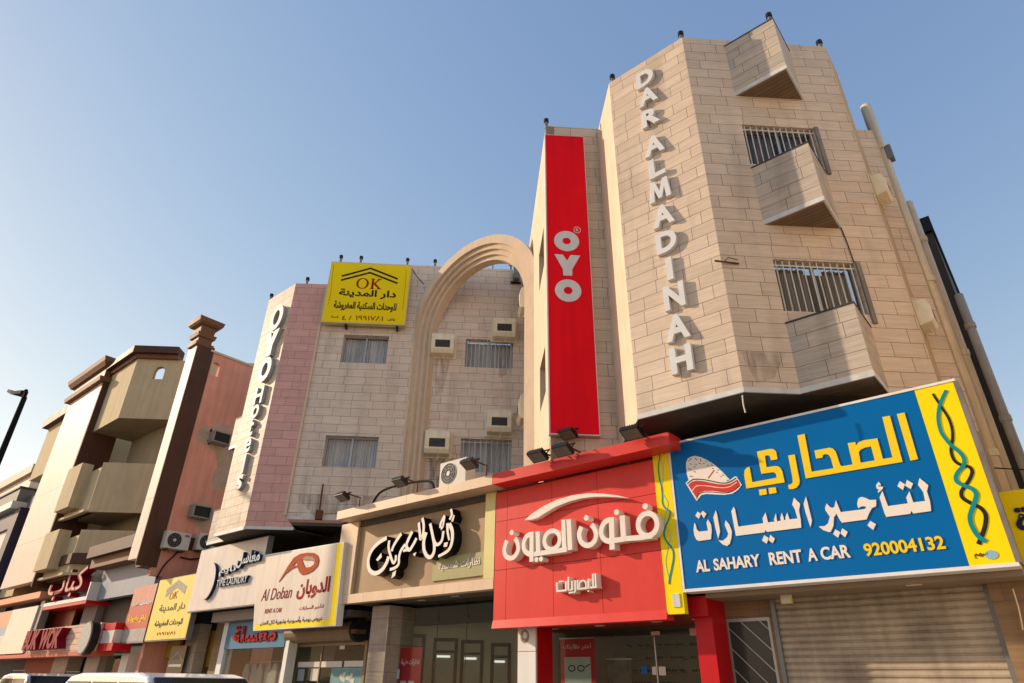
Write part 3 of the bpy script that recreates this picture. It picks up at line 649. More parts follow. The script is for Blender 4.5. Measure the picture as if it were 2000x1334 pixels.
# ------------------------------------------------------------------ beige optician fascia
es = thing('shop_sign', 'tan fascia in a cream frame with raised black-edged calligraphy', 'sign', (-12.8, 0, 3.5))
EX0, EX1, EZ0 = -15.75, -9.86, 3.46
xl = S0.px((690, 1110))[0]; xr = S0.px((945, 1080))[0]; zb_ = S0.px((690, 1160))[1]
MB().box(S0, xl, xr, .10, .2, zb_, 5.62).build('panel', TAN, es)
m = MB(); xj = [EX0, -14.4, -12.9, -11.4, EX1]
m.box(S0, EX0, xl, 0, .25, zb_+.004, 5.6)
for i in range(4): m.box(S0, xj[i]+.004, xj[i+1]-.004, 0, .25, EZ0, zb_)
m.build('frame', TAN_P, es)
MB().box(S0, xr, EX1, 0.003, .25, zb_+.004, 5.6).build('end_panel', PALE_Y, es)
m = MB(); xj = [-15.42, -14.0, -12.5, -11.0, -9.574]
for i in range(4): m.box(S0, xj[i]+.004, xj[i+1]-.004, -.45, .05, 5.62, 5.85)
m.build('cornice', TAN_P, es)
q = [S0.px(p, .09) for p in ((848, 1092), (948, 1075), (944, 1130), (850, 1135))]
MB().box(S0, q[0][0], xr-.002, .06, .12, q[3][1], q[0][1]).build('sub_panel', OLIVE_T, es)
qa = fit(S0, .06, (857, 1107), (938, 1100), (900, 1092), (900, 1112)); MB().text(S0, ar('نظارات شمسية'), qa[0], qa[1], qa[2], qa[3], .059, .045, .01).build('lettering', CREAM_T, es)
def zJ(L): return tr(700, 980, 7.845, L)
JB = MB(); JF = MB(); JY = -.16
k = S0.px(zJ([(800, 700)])[0], JY); k2 = S0.px(zJ([(840, 695)])[0], JY); JW = k2[0]-k[0]
def cj(L, w0, w1=None, n=5):
    _n[0] += 1
    P = smooth(S0.pxs(zJ(L), JY), n); w = [w0*JW, (w1 or w0)*JW]
    N = len(P); ww = [w[0]+(w[1]-w[0])*i/(N-1) for i in range(N)]
    e = .0012*(_n[0] % 9)
    JB.ribbon(S0, P, ww, .098, JY-e); JF.ribbon(S0, P, [x*1.05 for x in ww], JY-e-.0005, JY-e-.012)
cj([(440, 555), (330, 620), (240, 705), (180, 805), (155, 920), (170, 1030), (225, 1090), (300, 1090), (380, 1030), (440, 930), (470, 840)], 1.0, 1.1)
cj([(480, 595), (470, 700), (500, 830), (540, 935), (575, 900), (582, 820)], .8, .7)
cj([(665, 490), (600, 585), (540, 690), (520, 760)], .95, .7)
cj([(725, 655), (660, 750), (630, 850), (625, 950), (575, 1010), (490, 1040)], .8, .7)
cj([(835, 455), (770, 590), (745, 680), (790, 740), (850, 655), (900, 560)], .9, .8); cj([(690, 750), (760, 735), (790, 735)], .7)
cj([(930, 320), (945, 470), (958, 568), (995, 500), (1005, 360), (985, 250)], .8, .8)
cj([(1045, 470), (1008, 600), (1012, 740), (1060, 835), (1120, 845), (1165, 760), (1165, 640), (1135, 480), (1105, 335)], 1.0, .8)
cj([(1150, 560), (1185, 640), (1230, 655), (1285, 590), (1310, 450)], .8, .7)
cj([(1330, 210), (1270, 330), (1262, 400)], .7, .7); cj([(1330, 230), (1300, 380), (1270, 420)], .5, .5)
cj([(1400, 340), (1445, 450), (1440, 620), (1380, 750), (1230, 840)], 1.1, .6); cj([(1375, 330), (1375, 460), (1400, 590)], .9, .5)
cj([(1425, 115), (1440, 200), (1405, 275)], .7, .6); cj([(1468, 205), (1440, 305)], .6, .6)
for L in ([(275, 890), (355, 785), (362, 850), (300, 912)], [(838, 800), (892, 772), (868, 838)], [(510, 1175), (530, 1085), (582, 1050), (568, 1130)], [(1308, 692), (1320, 630), (1378, 618), (1358, 692)]):
    P = S0.pxs(zJ(L), JY); JB.prism(S0, P, .098, JY); JF.prism(S0, P, JY-.001, JY-.012)
JB.build('letter_side', mat('letter_black', (.006, .006, .008), .3), es); JF.build('letter_face', CREAM_T, es)

# ------------------------------------------------------------------ cream rental sign with orange logo
ds = thing('shop_sign', 'cream and yellow tilted lightbox with an orange logo and red writing', 'sign', (-17.6, 0, 2.95))
dq = [S0.px(p, -.12) for p in ((503, 1086), (672, 1058), (655, 1222), (494, 1232))]
def dpoly(k0=0, k1=1, l0=0, l1=1):
    P = []
    for u, v in ((k0, l0), (k1, l0), (k1, l1), (k0, l1)):
        a = [dq[3][i]*(1-u)+dq[2][i]*u for i in (0, 1)]; b = [dq[0][i]*(1-u)+dq[1][i]*u for i in (0, 1)]
        P.append(tuple(a[i]*(1-v)+b[i]*v for i in (0, 1)))
    return P
MB().prism(S0, dpoly(), -.118, .1).build('frame', WHITE, ds)
MB().prism(S0, dpoly(.008, .992, .012, .985), -.123, -.1).build('border', YELLOW, ds)
MB().prism(S0, dpoly(.008, .93, .075, .985), -.127, -.1).build('panel', SIGNC, ds)
def zK(L): return tr(490, 1050, 7.021, L)
dy = -.127
MB().prism(S0, S0.pxs(zK([(388, 610), (440, 520), (510, 400), (590, 280), (680, 225), (780, 208), (870, 210), (920, 245), (938, 310), (920, 390), (860, 455), (780, 500), (710, 515), (675, 480), (640, 400), (560, 435), (480, 500)]), dy), dy, dy-.02,
           [S0.pxs(zK([(705, 300), (740, 310), (820, 310), (880, 330), (870, 370), (820, 405), (750, 412), (725, 360)]), dy), S0.pxs(zK([(585, 390), (630, 330), (645, 380)]), dy)]).build('emblem', ORANGE, ds)
MB().prism(S0, S0.pxs(zK([(705, 290), (760, 255), (850, 262), (885, 300), (880, 325), (820, 305), (740, 308)]), dy-.02), dy-.02, dy-.026).build('emblem', mat('logo_shade', (.28, .17, .13), .6), ds)
def put(t, F, y, l, r, tp, bt, z, mt, name='lettering', bold=.0, shear=0.0, dep=.008):
    a = fit(F, y, z([l])[0], z([r])[0], z([tp])[0], z([bt])[0])
    return MB().text(F, t, *a, y, y-dep, bold, 0, shear).build(name, mt, PARENT[0])
PARENT = [ds]
put(ar('الدوبان'), S0, dy, (625, 790), (1080, 700), (850, 560), (850, 830), zK, REDT, bold=.035)
put('Al Doban', S0, dy, (140, 860), (560, 780), (350, 690), (350, 850), zK, ORG_T, bold=.0, shear=.15)
put('RENT A CAR', S0, dy, (195, 1020), (425, 990), (310, 970), (310, 1032), zK, REDT)
put(ar('لتأجير السيارات'), S0, dy, (665, 985), (1000, 935), (830, 915), (830, 990), zK, REDT)
put(ar('عروض يومية وأسبوعية وشهرية لكل المدن'), S0, dy, (130, 1180), (985, 1085), (560, 1090), (560, 1180), zK, INK)

# ------------------------------------------------------------------ white laundry sign
ls = thing('shop_sign', 'white sign with dark blue raised writing and a crescent below the lettered bay', 'sign', (-22, 0, 3.7))
PARENT[0] = ls
LQ = [S0.px(p, -.1) for p in ((393, 1072), (520, 1060), (500, 1180), (367, 1196))]
lx0, lx1 = (LQ[0][0]+LQ[3][0])/2, (LQ[1][0]+LQ[2][0])/2
MB().box(S0, lx0, lx1, -.1, .12, 3.70, 5.72).build('panel', SIGNW, ls)
MB().box(S0, lx0-.02, lx1+.02, -.085, .11, 3.67, 5.75).build('frame', GREYM, ls)
def zL(L): return tr(365, 1040, 8.34, L)
yL = -.1
def raised(t, l, r, tp, bt, mt_face, bold=.02, d=.10):
    a = fit(S0, yL-d, zL([l])[0], zL([r])[0], zL([tp])[0], zL([bt])[0])
    o = MB().text(S0, t, *a, yL, yL-d, bold).build('lettering', NAVY, ls)
    MB().text(S0, t, *a, yL-d-.001, yL-d-.008, bold*.4).build('lettering', mt_face, ls)
FACE = mat('letter_paleblue', (.42, .50, .56), .5)
raised(ar('مغاسل'), (800, 560), (1170, 500), (950, 310), (950, 560), FACE, .05, .12)
raised(ar('تايم'), (520, 690), (790, 650), (650, 545), (650, 700), FACE, .05, .10)
raised('TIME LAUNDRY', (480, 870), (975, 790), (720, 740), (720, 850), FACE, .02, .09)
cc = S0.px(zL([(345, 790)])[0], yL-.1); n = 40
o = [(cc[0]+.48*cos(a), cc[1]+.60*sin(a)) for a in [2*pi*i/n for i in range(n)]]
MB().prism(S0, o, yL, yL-.10).build('crescent_side', NAVY, ls)
MB().prism(S0, [(x-.015, z) for x, z in o], yL-.101, yL-.115).build('disc', SIGNW, ls)

# ------------------------------------------------------------------ yellow signs with a roof mark
oy = thing('shop_sign', 'yellow lightbox with black roof chevrons fixed high on the tiled hotel wall', 'sign', WW.pt(-.2, -.2, 13.4))
PARENT[0] = oy; OY = -.32
def zO(L): return tr(620, 500, 8.895, L)
oq = WW.pxs(zO([(255, 100), (1640, 175), (1515, 1200), (50, 1150)]), OY)
ox0, ox1 = (oq[0][0]+oq[3][0])/2, (oq[1][0]+oq[2][0])/2; oz0, oz1 = (oq[2][1]+oq[3][1])/2, (oq[0][1]+oq[1][1])/2
MB().box(WW, ox0, ox1, OY, OY+.2, oz0, oz1).build('frame', PALE_Y, oy)
MB().box(WW, ox0+.04, ox1-.04, OY-.006, OY+.1, oz0+.05, oz1-.03).build('panel', YELLOW, oy)
m = MB()
for x in (ox0+.9, ox1-.3): m.box(WW, x-.03, x+.03, OY+.06, 0, oz0-.12, oz0)
m.build('bracket', BLACK, oy)
yO = OY-.006
m = MB()
for L in ([(425, 350), (925, 215), (1395, 400)], [(410, 420), (915, 290), (1390, 475)]): stroke(m, WW, [], .08, 0, 0, 0) if False else m.ribbon(WW, WW.pxs(zO(L), yO), .075, yO, yO-.008)
m.build('roof_mark', INK, oy)
def okletters(F, y, pO, pK, mt, parent):
    a = bbox(F.pxs(pO, y)); c = ((a[0]+a[1])/2, (a[2]+a[3])/2); rx, rz = (a[1]-a[0])/2, (a[3]-a[2])/2; n = 36; m = MB()
    o = [(c[0]+rx*cos(2*pi*i/n), c[1]+rz*sin(2*pi*i/n)) for i in range(n)]; h = [(c[0]+rx*.66*cos(2*pi*i/n), c[1]+rz*.88*sin(2*pi*i/n)) for i in range(n)]
    m.prism(F, o, y, y-.008, [h])
    a = bbox(F.pxs(pK, y)); X = lambda u: a[0]+(a[1]-a[0])*u; Z = lambda v: a[2]+(a[3]-a[2])*v
    K = [(.0, 0), (.36, 0), (.36, .06), (.29, .09), (.29, .45), (.72, .09), (.68, .06), (.62, .0), (1, 0), (1, .06), (.9, .1), (.46, .55), (.82, .9), (.95, .95), (.95, 1), (.6, 1), (.6, .95), (.66, .91), (.29, .53), (.29, .91), (.36, .95), (.36, 1), (0, 1), (0, .95), (.1, .91), (.1, .09), (0, .06)]
    m.prism(F, [(X(u), Z(v)) for u, v in K], y, y-.008)
    m.build('lettering', mt, parent)
okletters(WW, yO, zO([(675, 480), (893, 480), (790, 385), (785, 570)]), zO([(920, 500), (1112, 500), (1000, 395), (1000, 575)]), REDT, oy)
put(ar('دار المدينة'), WW, yO, (370, 660), (1365, 690), (870, 585), (870, 740), zO, INK, bold=.03)
put(ar('للوحدات السكنية المفروشة'), WW, yO, (280, 880), (1370, 930), (850, 800), (850, 965), zO, INK, bold=.035)
put('١٩٩١٧٨١', WW, yO, (665, 1080), (1140, 1100), (900, 1040), (900, 1120), zO, REDT, bold=.01)
put('٤ /', WW, yO, (430, 1070), (590, 1080), (500, 1035), (500, 1115), zO, REDT, bold=.01)
put(ar('هاتف'), WW, yO, (1215, 1110), (1350, 1115), (1280, 1075), (1280, 1125), zO, REDT, bold=.01)
put(ar('المدينة'), WW, yO, (235, 1055), (365, 1060), (300, 1035), (300, 1080), zO, REDT, bold=.01)
m = MB()
for L in ([(285, 150), (250, 420), (240, 560), (215, 720), (180, 860)], [(1545, 240), (1530, 480), (1510, 650), (1500, 760), (1480, 930)]): m.ribbon(WW, smooth(WW.pxs(zO(L), yO), 4), .012, yO, yO-.005)
m.build('side_motif', mat('olive_line', (.20, .17, .02), .6), oy)

lo = thing('shop_sign', 'lower yellow sign with a grey roof chevron between laundry sign and pink sign', 'sign', (-25.5, 0, 2.9))
PARENT[0] = lo; LY = -.06
def zN(L): return tr(180, 1100, 5.70, L)
lq = S0.pxs(zN([(755, 200), (1150, 118), (1045, 825), (580, 870)]), LY)
x0, x1, z0, z1 = (lq[0][0]+lq[3][0])/2, -23.75, (lq[2][1]+lq[3][1])/2, (lq[0][1]+lq[1][1])/2
MB().box(S0, x0, x1, LY, .12, z0, z1).build('panel', YEL_L, lo)
MB().box(S0, x0-.02, x1+.02, LY+.02, .14, z0-.04, z1+.03).build('frame', GREYM, lo)
m = MB()
for L in ([(830, 310), (960, 205), (1050, 275)], [(820, 360), (950, 250), (1035, 322)]): m.ribbon(S0, S0.pxs(zN(L), LY), .12, LY, LY-.008)
m.build('roof_mark', mat('chevron_grey', (.33, .30, .24), .6), lo)
okletters(S0, LY, zN([(865, 365), (905, 360), (885, 330), (885, 405)]), zN([(910, 360), (955, 350), (935, 315), (935, 390)]), ORANGE, lo)
put(ar('دار المدينة'), S0, LY, (745, 530), (1035, 480), (890, 450), (890, 545), zN, INK, bold=.015)
put(ar('للوحدات المفروشة'), S0, LY, (692, 700), (1005, 655), (850, 625), (850, 710), zN, INK, bold=.015)
put('١٩٩١٧٨١', S0, LY, (720, 790), (925, 775), (820, 765), (820, 800), zN, REDT)

pr = thing('shop_sign', 'faded pink and red sign with yellow Arabic writing, left of lower yellow sign', 'sign', (-28.6, 0, 2.8))
PARENT[0] = pr
px0, px1 = S0.px(zN([(400, 560)])[0], LY)[0], x0-.12
pz0, pz1 = S0.px(zN([(450, 890)])[0], LY)[1], S0.px(zN([(600, 245)])[0], LY)[1]
dz = pz1-pz0
PINK = mat('sign_pink', (.60, .26, .20), .5, .1, 1, streak=.15); PRED = mat('sign_coral', (.52, .10, .06), .5, .1, 1); PGR = mat('sign_grey', (.40, .36, .33), .6, .25, 6)
MB().box(S0, px0, px1, LY+.01, .1, pz0, pz1).build('frame', GREYM, pr)
MB().box(S0, px0+.02, px1-.02, LY, .05, pz0+dz*.66, pz1-.03).build('panel', PINK, pr)
MB().box(S0, px0+.02, px1-.02, LY-.001, .05, pz0+dz*.24, pz0+dz*.66).build('panel', PRED, pr)
MB().box(S0, px0+.02, px1-.02, LY, .05, pz0+.05, pz0+dz*.24).build('panel', PGR, pr)
wpx = px1-px0
MB().text(S0, ar('خدمات عقار'), px0+.12*wpx, pz0+dz*.62, wpx*.8, dz*.13, LY-.001, LY-.012, .02).build('lettering', WHITE, pr)
MB().text(S0, ar('شقق مفروشة'), px0+.1*wpx, pz0+dz*.34, wpx*.8, dz*.15, LY-.001, LY-.012, .03).build('lettering', YEL_T, pr)

# ------------------------------------------------------------------ restaurant signs low on the left
kz = lambda p, y=0: S0.px(p, y)
ku = thing('shop_sign', 'upper red ledge sign with chunky crimson raised letters under the brown cornice', 'sign', (-38, 0, 5))
PARENT[0] = ku
def zM(L): return tr(0, 1100, 5.70, L)
UP = -.3
uq = S0.pxs(zM([(480, 490), (975, 350), (975, 270), (560, 250)]), UP)
ux0, ux1 = uq[0][0], uq[1][0]; uz0 = uq[0][1]
MB().box(S0, ux0, ux1, UP, .3, uz0, uz0+.16).box(S0, ux1-.12, ux1, UP, .3, uz0+.16, uz0+.75).build('ledge', WHITE, ku)
MB().box(S0, ux0, ux1+.0, UP+.02, 2.2, uz0-.14, uz0-.002).build('canopy', RED_D, ku)
MB().box(S0, ux0-.3, ux1, .3, .4, uz0, uz0+2.2).build('backing', GREYM, ku)
REDL = mat('letter_crimson', (.24, .008, .02), .5, .1, 2, spec=.1); PINKL = mat('letter_face_rose', (.62, .28, .22), .4)
uw = ux1-ux0
MB().text(S0, ar('كباب'), ux0+uw*.06, uz0+.2, uw*.82, 1.3, -.02, UP-.1, .03).build('lettering', REDL, ku)
MB().text(S0, ar('كباب'), ux0+uw*.06, uz0+.22, uw*.82, 1.26, UP-.101, UP-.11, .0).build('lettering', PINKL, ku)
kd = thing('shop_sign', 'lower cream boarded fascia with crimson raised capitals and a round grey emblem', 'sign', (-38, 0, 3))
LP_ = -.45
q = S0.pxs(zM([(330, 1010), (1060, 970), (1130, 650), (395, 750)]), LP_)
kx0, kx1, kz0, kz1 = q[3][0], (q[1][0]+q[2][0])/2, (q[0][1]+q[1][1])/2, (q[2][1]+q[3][1])/2
BOARD = tilemat('boards_pink', (.66, .44, .34), (.60, .40, .31), bw=12, rh=.22, ms=.012, mortar=(.30, .12, .08), grain=.1)
MB().box(S0, kx0, kx1, LP_, .3, kz0, kz1).build('panel', BOARD, kd)
xr_ = S0.px(zN([(370, 780)])[0], LP_)[0]
MB().box(S0, kx1+.01, px0-.05, LP_+.1, .3, kz0+.25, kz1-.3).build('end_panel', SIGNW, kd)
MB().box(S0, kx1+.01, px0-.05, LP_+.08, .3, kz1-.3, kz1-.05).box(S0, kx1+.01, px0+.2, LP_+.08, .3, kz0-.02, kz0+.25).build('red_band', RED_D, kd)
MB().box(S0, kx0-8, kx1, LP_-.04, .3, kz0-.16, kz0-.01).build('lower_trim', PRED, kd)
kw = kx1-kx0
for t, a, b in (('BUK', .02, .26), ('WOK', .29, .60)):
    MB().text(S0, t, kx0+kw*a, kz0+.12, kw*(b-a), kz1-kz0-.2, LP_, LP_-.35, .05).build('lettering', REDL, kd)
c = S0.px(zM([(945, 830)])[0], LP_-.3)
MB().disc(S0, c, .62, .62, LP_, LP_-.3, 36).build('emblem_side', BLACK, kd)
MB().disc(S0, (c[0]-.02, c[1]), .56, .56, LP_-.301, LP_-.32, 36).build('emblem', mat('emblem_grey', (.40, .39, .37), .5, .25, 12), kd)

ws = thing('shop_sign', 'plain weathered white sign at the bottom left edge', 'sign', (-45, 0, 3))
q = S0.pxs(zM([(155, 520), (435, 455), (270, 1000), (0, 1020)]), -.3)
MB().box(S0, q[3][0]-.5, q[1][0], -.3, .1, q[2][1], q[0][1]).build('panel', SIGNW, ws)
MB().box(S0, q[1][0]+.002, q[1][0]+.5, -.22, .1, q[2][1]-.1, q[0][1]+.2).build('side_panel', GREYM, ws)
wsx0 = q[3][0]-.5
osn = thing('shop_sign', 'orange and white striped sign cut off by the left edge', 'sign', (-50, 0, 3))
MB().box(S0, wsx0-9, wsx0-.05, -.25, .1, q[2][1], q[2][1]+(q[0][1]-q[2][1])*.42).build('panel', SIGNC, osn)
MB().box(S0, wsx0-9, wsx0-.05, -.252, .1, q[2][1]+(q[0][1]-q[2][1])*.42, q[2][1]+(q[0][1]-q[2][1])*.62).build('blue_band', mat('pale_blue', (.30, .40, .50), .5), osn)
MB().box(S0, wsx0-9, wsx0-.05, -.25, .1, q[2][1]+(q[0][1]-q[2][1])*.62, q[0][1]).build('upper_panel', mat('sign_salmon', (.68, .33, .20), .5, .1), osn)
MB().box(S0, wsx0-9, q[1][0]+.4, -.5, .1, q[0][1]+.32, q[0][1]+.62).build('awning_band', mat('sign_salmon2', (.66, .30, .17), .5, .1), osn)

# ------------------------------------------------------------------ green-yellow sign on the right edge
gs = thing('shop_sign', 'olive yellow sign cut off by the right edge beyond the blue sign', 'sign', (.5, 2, 3))
G2 = Frame((0, 1.2), 0)
q = [G2.px(p) for p in ((1957, 966), (2000, 955), (1998, 1105))]
MB().box(G2, q[0][0]-.6, q[0][0]+2.5, 0, .2, q[2][1], q[1][1]).build('panel', YELLOW, gs)
q2 = G2.px((1984, 1022)); MB().text(G2, ar('ة'), q2[0], q2[1]-.12, .22, .34, -.001, -.01, .03).build('lettering', NAVY, gs)

# ------------------------------------------------------------------ brown and olive apartment block on the left
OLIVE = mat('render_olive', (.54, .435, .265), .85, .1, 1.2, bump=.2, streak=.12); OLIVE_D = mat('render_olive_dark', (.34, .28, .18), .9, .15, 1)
BROWN = mat('trim_brown', (.085, .038, .022), .6, .2, 2, streak=.1); BROWN_L = mat('trim_brown_light', (.17, .078, .04), .6, .15, 2)
PANEL = tilemat('panel_pale', (.70, .56, .45), (.66, .53, .43), bw=40, rh=2.7, mortar=(.35, .27, .2), ms=.012, grain=.08, dirt=.15)
PEACH = mat('plaster_peach', (.74, .33, .235), .9, .16, .5, bump=.2, streak=.15)
PATCH = mat('plaster_patch', (.50, .36, .26), .95, .2, 2, bump=.4)
lb = thing('apartment_building', 'olive and brown apartment block with pale pilasters, stacked angled balconies and a peach side wall', 'building', (-38, 3, 0))
PF = Frame((0, -.85), 0)
xR = (PF.px((195, 757))[0]+PF.px((64, 1137))[0])/2; xL = PF.px((135, 790))[0]
MB().box(PF, xL, xR, 0, .4, 5.85, 16.75).build('pilaster', PANEL, lb)
MB().box(PF, xR, xR+.12, .01, 1.6, 5.6, 16.7).build('pilaster_side', BROWN, lb)
# main mass
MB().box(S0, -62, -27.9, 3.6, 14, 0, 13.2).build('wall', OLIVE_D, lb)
KX = -27.65
pw = Frame((KX, -.2), pi/2)
hl = pw.pxs([(403, 722), (417, 722), (417, 706), (410, 699), (403, 705)])
# peach side wall with a little arched opening near the top
hx0, hx1 = .24, .60
hole = [(hx0, 13.95), (hx1, 13.95), (hx1, 14.45)] + [(.42+.18*cos(a), 14.45+.18*sin(a)) for a in (pi*.25, pi*.5, pi*.75)] + [(hx0, 14.45)]
MB().prism(pw, [(.5, 0), (11, 0), (11, 15.02), (0, 15.02), (0, 5.2), (.5, 5.2)], 0, .25, [hole]).build('side_wall', PEACH, lb)
MB().box(pw, 0, 11, -.06, .3, 15.02, 15.12).build('coping', PLAST, lb)
for L in ([(382, 850), (402, 832), (415, 840), (410, 868), (390, 866)], [(405, 862), (450, 868), (462, 890), (448, 930), (425, 960), (415, 935), (425, 900)], [(412, 838), (425, 828), (447, 834), (450, 862), (410, 862)], [(372, 985), (415, 990), (412, 1022), (395, 1040), (380, 1020)]):
    MB().prism(pw, [(a+random.uniform(-.05, .05), b+random.uniform(-.07, .07)) for a, b in smooth(pw.pxs(L), 7, True)], -.004, .02).build('plaster_patch', PATCH, lb)
# column at the street corner with capital
kx0 = PF.px((306, 900))[0]
MB().box(PF, kx0, KX-.02, 0, .3, 5.75, 15.2).build('pilaster', PANEL, lb)
MB().box(PF, KX-.02, KX+.03, .004, .80, 5.5, 15.25).build('pilaster_side', BROWN, lb)
MB().box(PF, kx0+.1, KX-.03, .3, 1.0, 5.5, 13.0).build('wall', BROWN, lb)
def capital(x0, x1, y0, y1, prof, name, m):
    cx, cy, hx, hy = (x0+x1)/2, (y0+y1)/2, (x1-x0)/2, (y1-y0)/2
    return MB().loft([[Vector((cx+sx*(hx+e), cy+sy*(hy+e), z)) for sx, sy in ((-1, -1), (1, -1), (1, 1), (-1, 1))] for z, e in prof]).build(name, m, lb)
capital(kx0+.1, KX-.05, -.85, -.25, [(15.1, .0), (15.15, .10), (15.3, .12), (15.32, .02), (15.55, .02), (15.6, .10), (15.78, .14), (15.8, .02), (16.15, .06), (16.2, .18), (16.3, .26), (16.5, .30)], 'capital', BROWN_L)
capital(xL+.1, xR, -.85, .6, [(16.75, .02), (16.8, .25), (17.05, .3), (17.1, .04), (17.7, .05), (17.75, .2), (18.0, .36), (18.25, .42)], 'capital', BROWN_L)
# bays: street-parallel lit half, 45 degree turned half
CBY = -.5
CB = (S0.px((231, 816), CBY)[0], CBY)
def bay(z0, z1, k=0.0, x0=None, m=OLIVE, name='balcony', dz=None):
    x0 = xR+.12 if x0 is None else x0
    c = (CB[0]+k*.4, CB[1]-k); e = (c[0]+6.2*cos(AL), c[1]+6.2*sin(AL))
    return MB().plan([(x0, c[1]), c, e, (e[0], 9), (x0, 9)], z0, z1).build(name, m, lb)
BFm = Frame(CB, AL)
t1b = S0.px((231, 816), CBY)[1]
c1 = (CB[0], CB[1])
aw = BFm.px((297, 740)); 
ah = [(aw[0], aw[1]), (aw[0]+.55, aw[1]), (aw[0]+.55, aw[1]+.5)] + [(aw[0]+.275+.275*cos(a), aw[1]+.5+.275*sin(a)) for a in (pi*.25, pi*.5, pi*.75)] + [(aw[0], aw[1]+.5)]
MB().box(S0, xR+.12, CB[0], CBY, CBY+.25, t1b, 17.3).build('balcony', OLIVE, lb)
MB().prism(BFm, rect(0, 6.6, t1b, 17.3), 0, .25, [ah]).build('balcony', OLIVE, lb)
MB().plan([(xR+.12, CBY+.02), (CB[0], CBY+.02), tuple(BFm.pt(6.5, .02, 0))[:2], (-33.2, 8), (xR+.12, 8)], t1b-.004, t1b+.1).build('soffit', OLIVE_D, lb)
# cornice along the top
CE = BFm.px((352, 697))[0]
MB().plan([(xR+.1, CBY-.4), (CB[0]+.15, CBY-.4), tuple(BFm.pt(CE, -.42, 0))[:2], tuple(BFm.pt(CE, .4, 0))[:2], (CB[0]-.1, .2), (xR+.1, .2)], 17.55, 17.95).build('cornice', BROWN, lb)
MB().plan([(xR+.1, CBY-.15), (CB[0]+.08, CBY-.15), tuple(BFm.pt(CE, -.2, 0))[:2], tuple(BFm.pt(CE, .4, 0))[:2], (CB[0]-.1, .2), (xR+.1, .2)], 17.3, 17.548).build('cornice', BROWN_L, lb)
# mid and lower balconies with their projecting boxes
z2b, z2t = S0.px((234, 972), CBY)[1], S0.px((250, 880), CBY)[1]
z3t = S0.px((165, 1032), CBY)[1]
for zb, zt, ztop in ((z2b, z2t, z2t), (6.0, z3t, z3t)):
    MB().box(S0, xR+.12, CB[0], CBY, CBY+.22, zb, zt-.25).build('balcony', OLIVE, lb)
    MB().prism(BFm, rect(0, 6.4, zb, zt), 0, .22).build('balcony', OLIVE, lb)
    MB().plan([(xR+.3, CBY-.55), (CB[0]-1.3, CBY-.55), (CB[0]-1.3, CBY-.001), (xR+.3, CBY-.001)], zb+.25, zt+.1).build('balcony', OLIVE, lb)
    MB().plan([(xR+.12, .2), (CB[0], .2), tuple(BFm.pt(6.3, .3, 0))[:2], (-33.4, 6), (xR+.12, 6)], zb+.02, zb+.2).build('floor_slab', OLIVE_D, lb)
    MB().plan([(xR+.12, CBY-.2), (CB[0]+.08, CBY-.2), tuple(BFm.pt(6.4, -.18, 0))[:2], tuple(BFm.pt(6.4, .0, 0))[:2], (CB[0], CBY+.01), (xR+.12, CBY+.01)], zb-.12, zb-.004).build('ledge', OLIVE, lb)
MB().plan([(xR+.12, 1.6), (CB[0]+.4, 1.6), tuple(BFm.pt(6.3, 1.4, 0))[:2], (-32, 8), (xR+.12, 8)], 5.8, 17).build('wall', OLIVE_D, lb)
# street cornice above the shops
zc = S0.px((138, 1100), -.5)[1]
MB().plan([(xR-.0, -.6), (CB[0]+.2, -.6), tuple(BFm.pt(3.6, -.5, 0))[:2], (-33.4, 1.4), (-33.4, 3), (xR, 3)], zc-.02, zc+.45).build('cornice', BROWN, lb)
MB().plan([(xR-.0, -.3), (CB[0]+.1, -.3), tuple(BFm.pt(3.8, -.22, 0))[:2], (-33.4, 1.9), (-33.4, 3), (xR, 3)], zc-.6, zc-.024).build('cornice', BROWN_L, lb)
MB().box(S0, -33.6, KX+.02, -.75, 2.5, zc-.1, zc+.4).build('cornice', BROWN, lb)
MB().box(S0, -33.6, KX-.3, -.5, 2.5, zc-.5, zc-.104).build('cornice', BROWN_L, lb)
MB().box(PF, xR-.4, xR+.001, -.04, .0, zc, 16.6).build('edge_strip', PANEL, lb) if False else None
MB().box(S0, -62, -27.9, 2.4, 3.5, 0, 6.0).build('shop_wall', DARK, lb)
# far bay left of the pale pilaster
q = [PF.px(p) for p in ((70, 917), (87, 830), (128, 800))]
MB().plan([(q[1][0]-.4, -.45), (xL-.02, -.45), (xL-.02, 3.5), (q[1][0]-.4, 3.5)], q[0][1]-.2, 16.3).build('balcony', OLIVE, lb)
MB().plan([(q[1][0]-.7, -.8), (xL-.02, -.8), (xL-.02, 3.5), (q[1][0]-.7, 3.5)], 16.304, 16.9).build('cornice', BROWN, lb)
MB().plan([(q[1][0]-.3, -.2), (xL-.02, -.2), (xL-.02, 3), (q[1][0]-.3, 3)], 5.6, 10.4).build('balcony', OLIVE, lb)

# far buildings beyond
FB = Frame((0, .5), 0)
q = [FB.px(p) for p in ((41, 953), (28, 993), (62, 965))]
gb = thing('grey_building', 'low dark grey clad building at the far left edge', 'building', (q[0][0]-8, 4, 0))
MB().box(FB, q[0][0]-26, q[0][0], 0, 12, 0, q[0][1]).build('wall', tilemat('grey_panels', (.17, .155, .145), (.155, .14, .13), bw=2.2, rh=12, ms=.03, mortar=(.07, .065, .06), grain=.1), gb)
MB().box(FB, q[0][0]-26, q[0][0]+.1, -.1, 12, q[0][1]+.002, q[0][1]+.12).build('coping', CLAD, gb)
MB().box(FB, q[0][0]+.002, q[2][0]+1.2, .6, 12, 0, q[0][1]-.5).build('wall', mat('slate_grey', (.09, .095, .105), .7, .1), gb)
q = [FB.px(p) for p in ((30, 945), (66, 925), (80, 930))]
cb = thing('stone_building', 'pale stone parapet of a building rising behind the grey one', 'building', (q[1][0]-10, 14, 0))
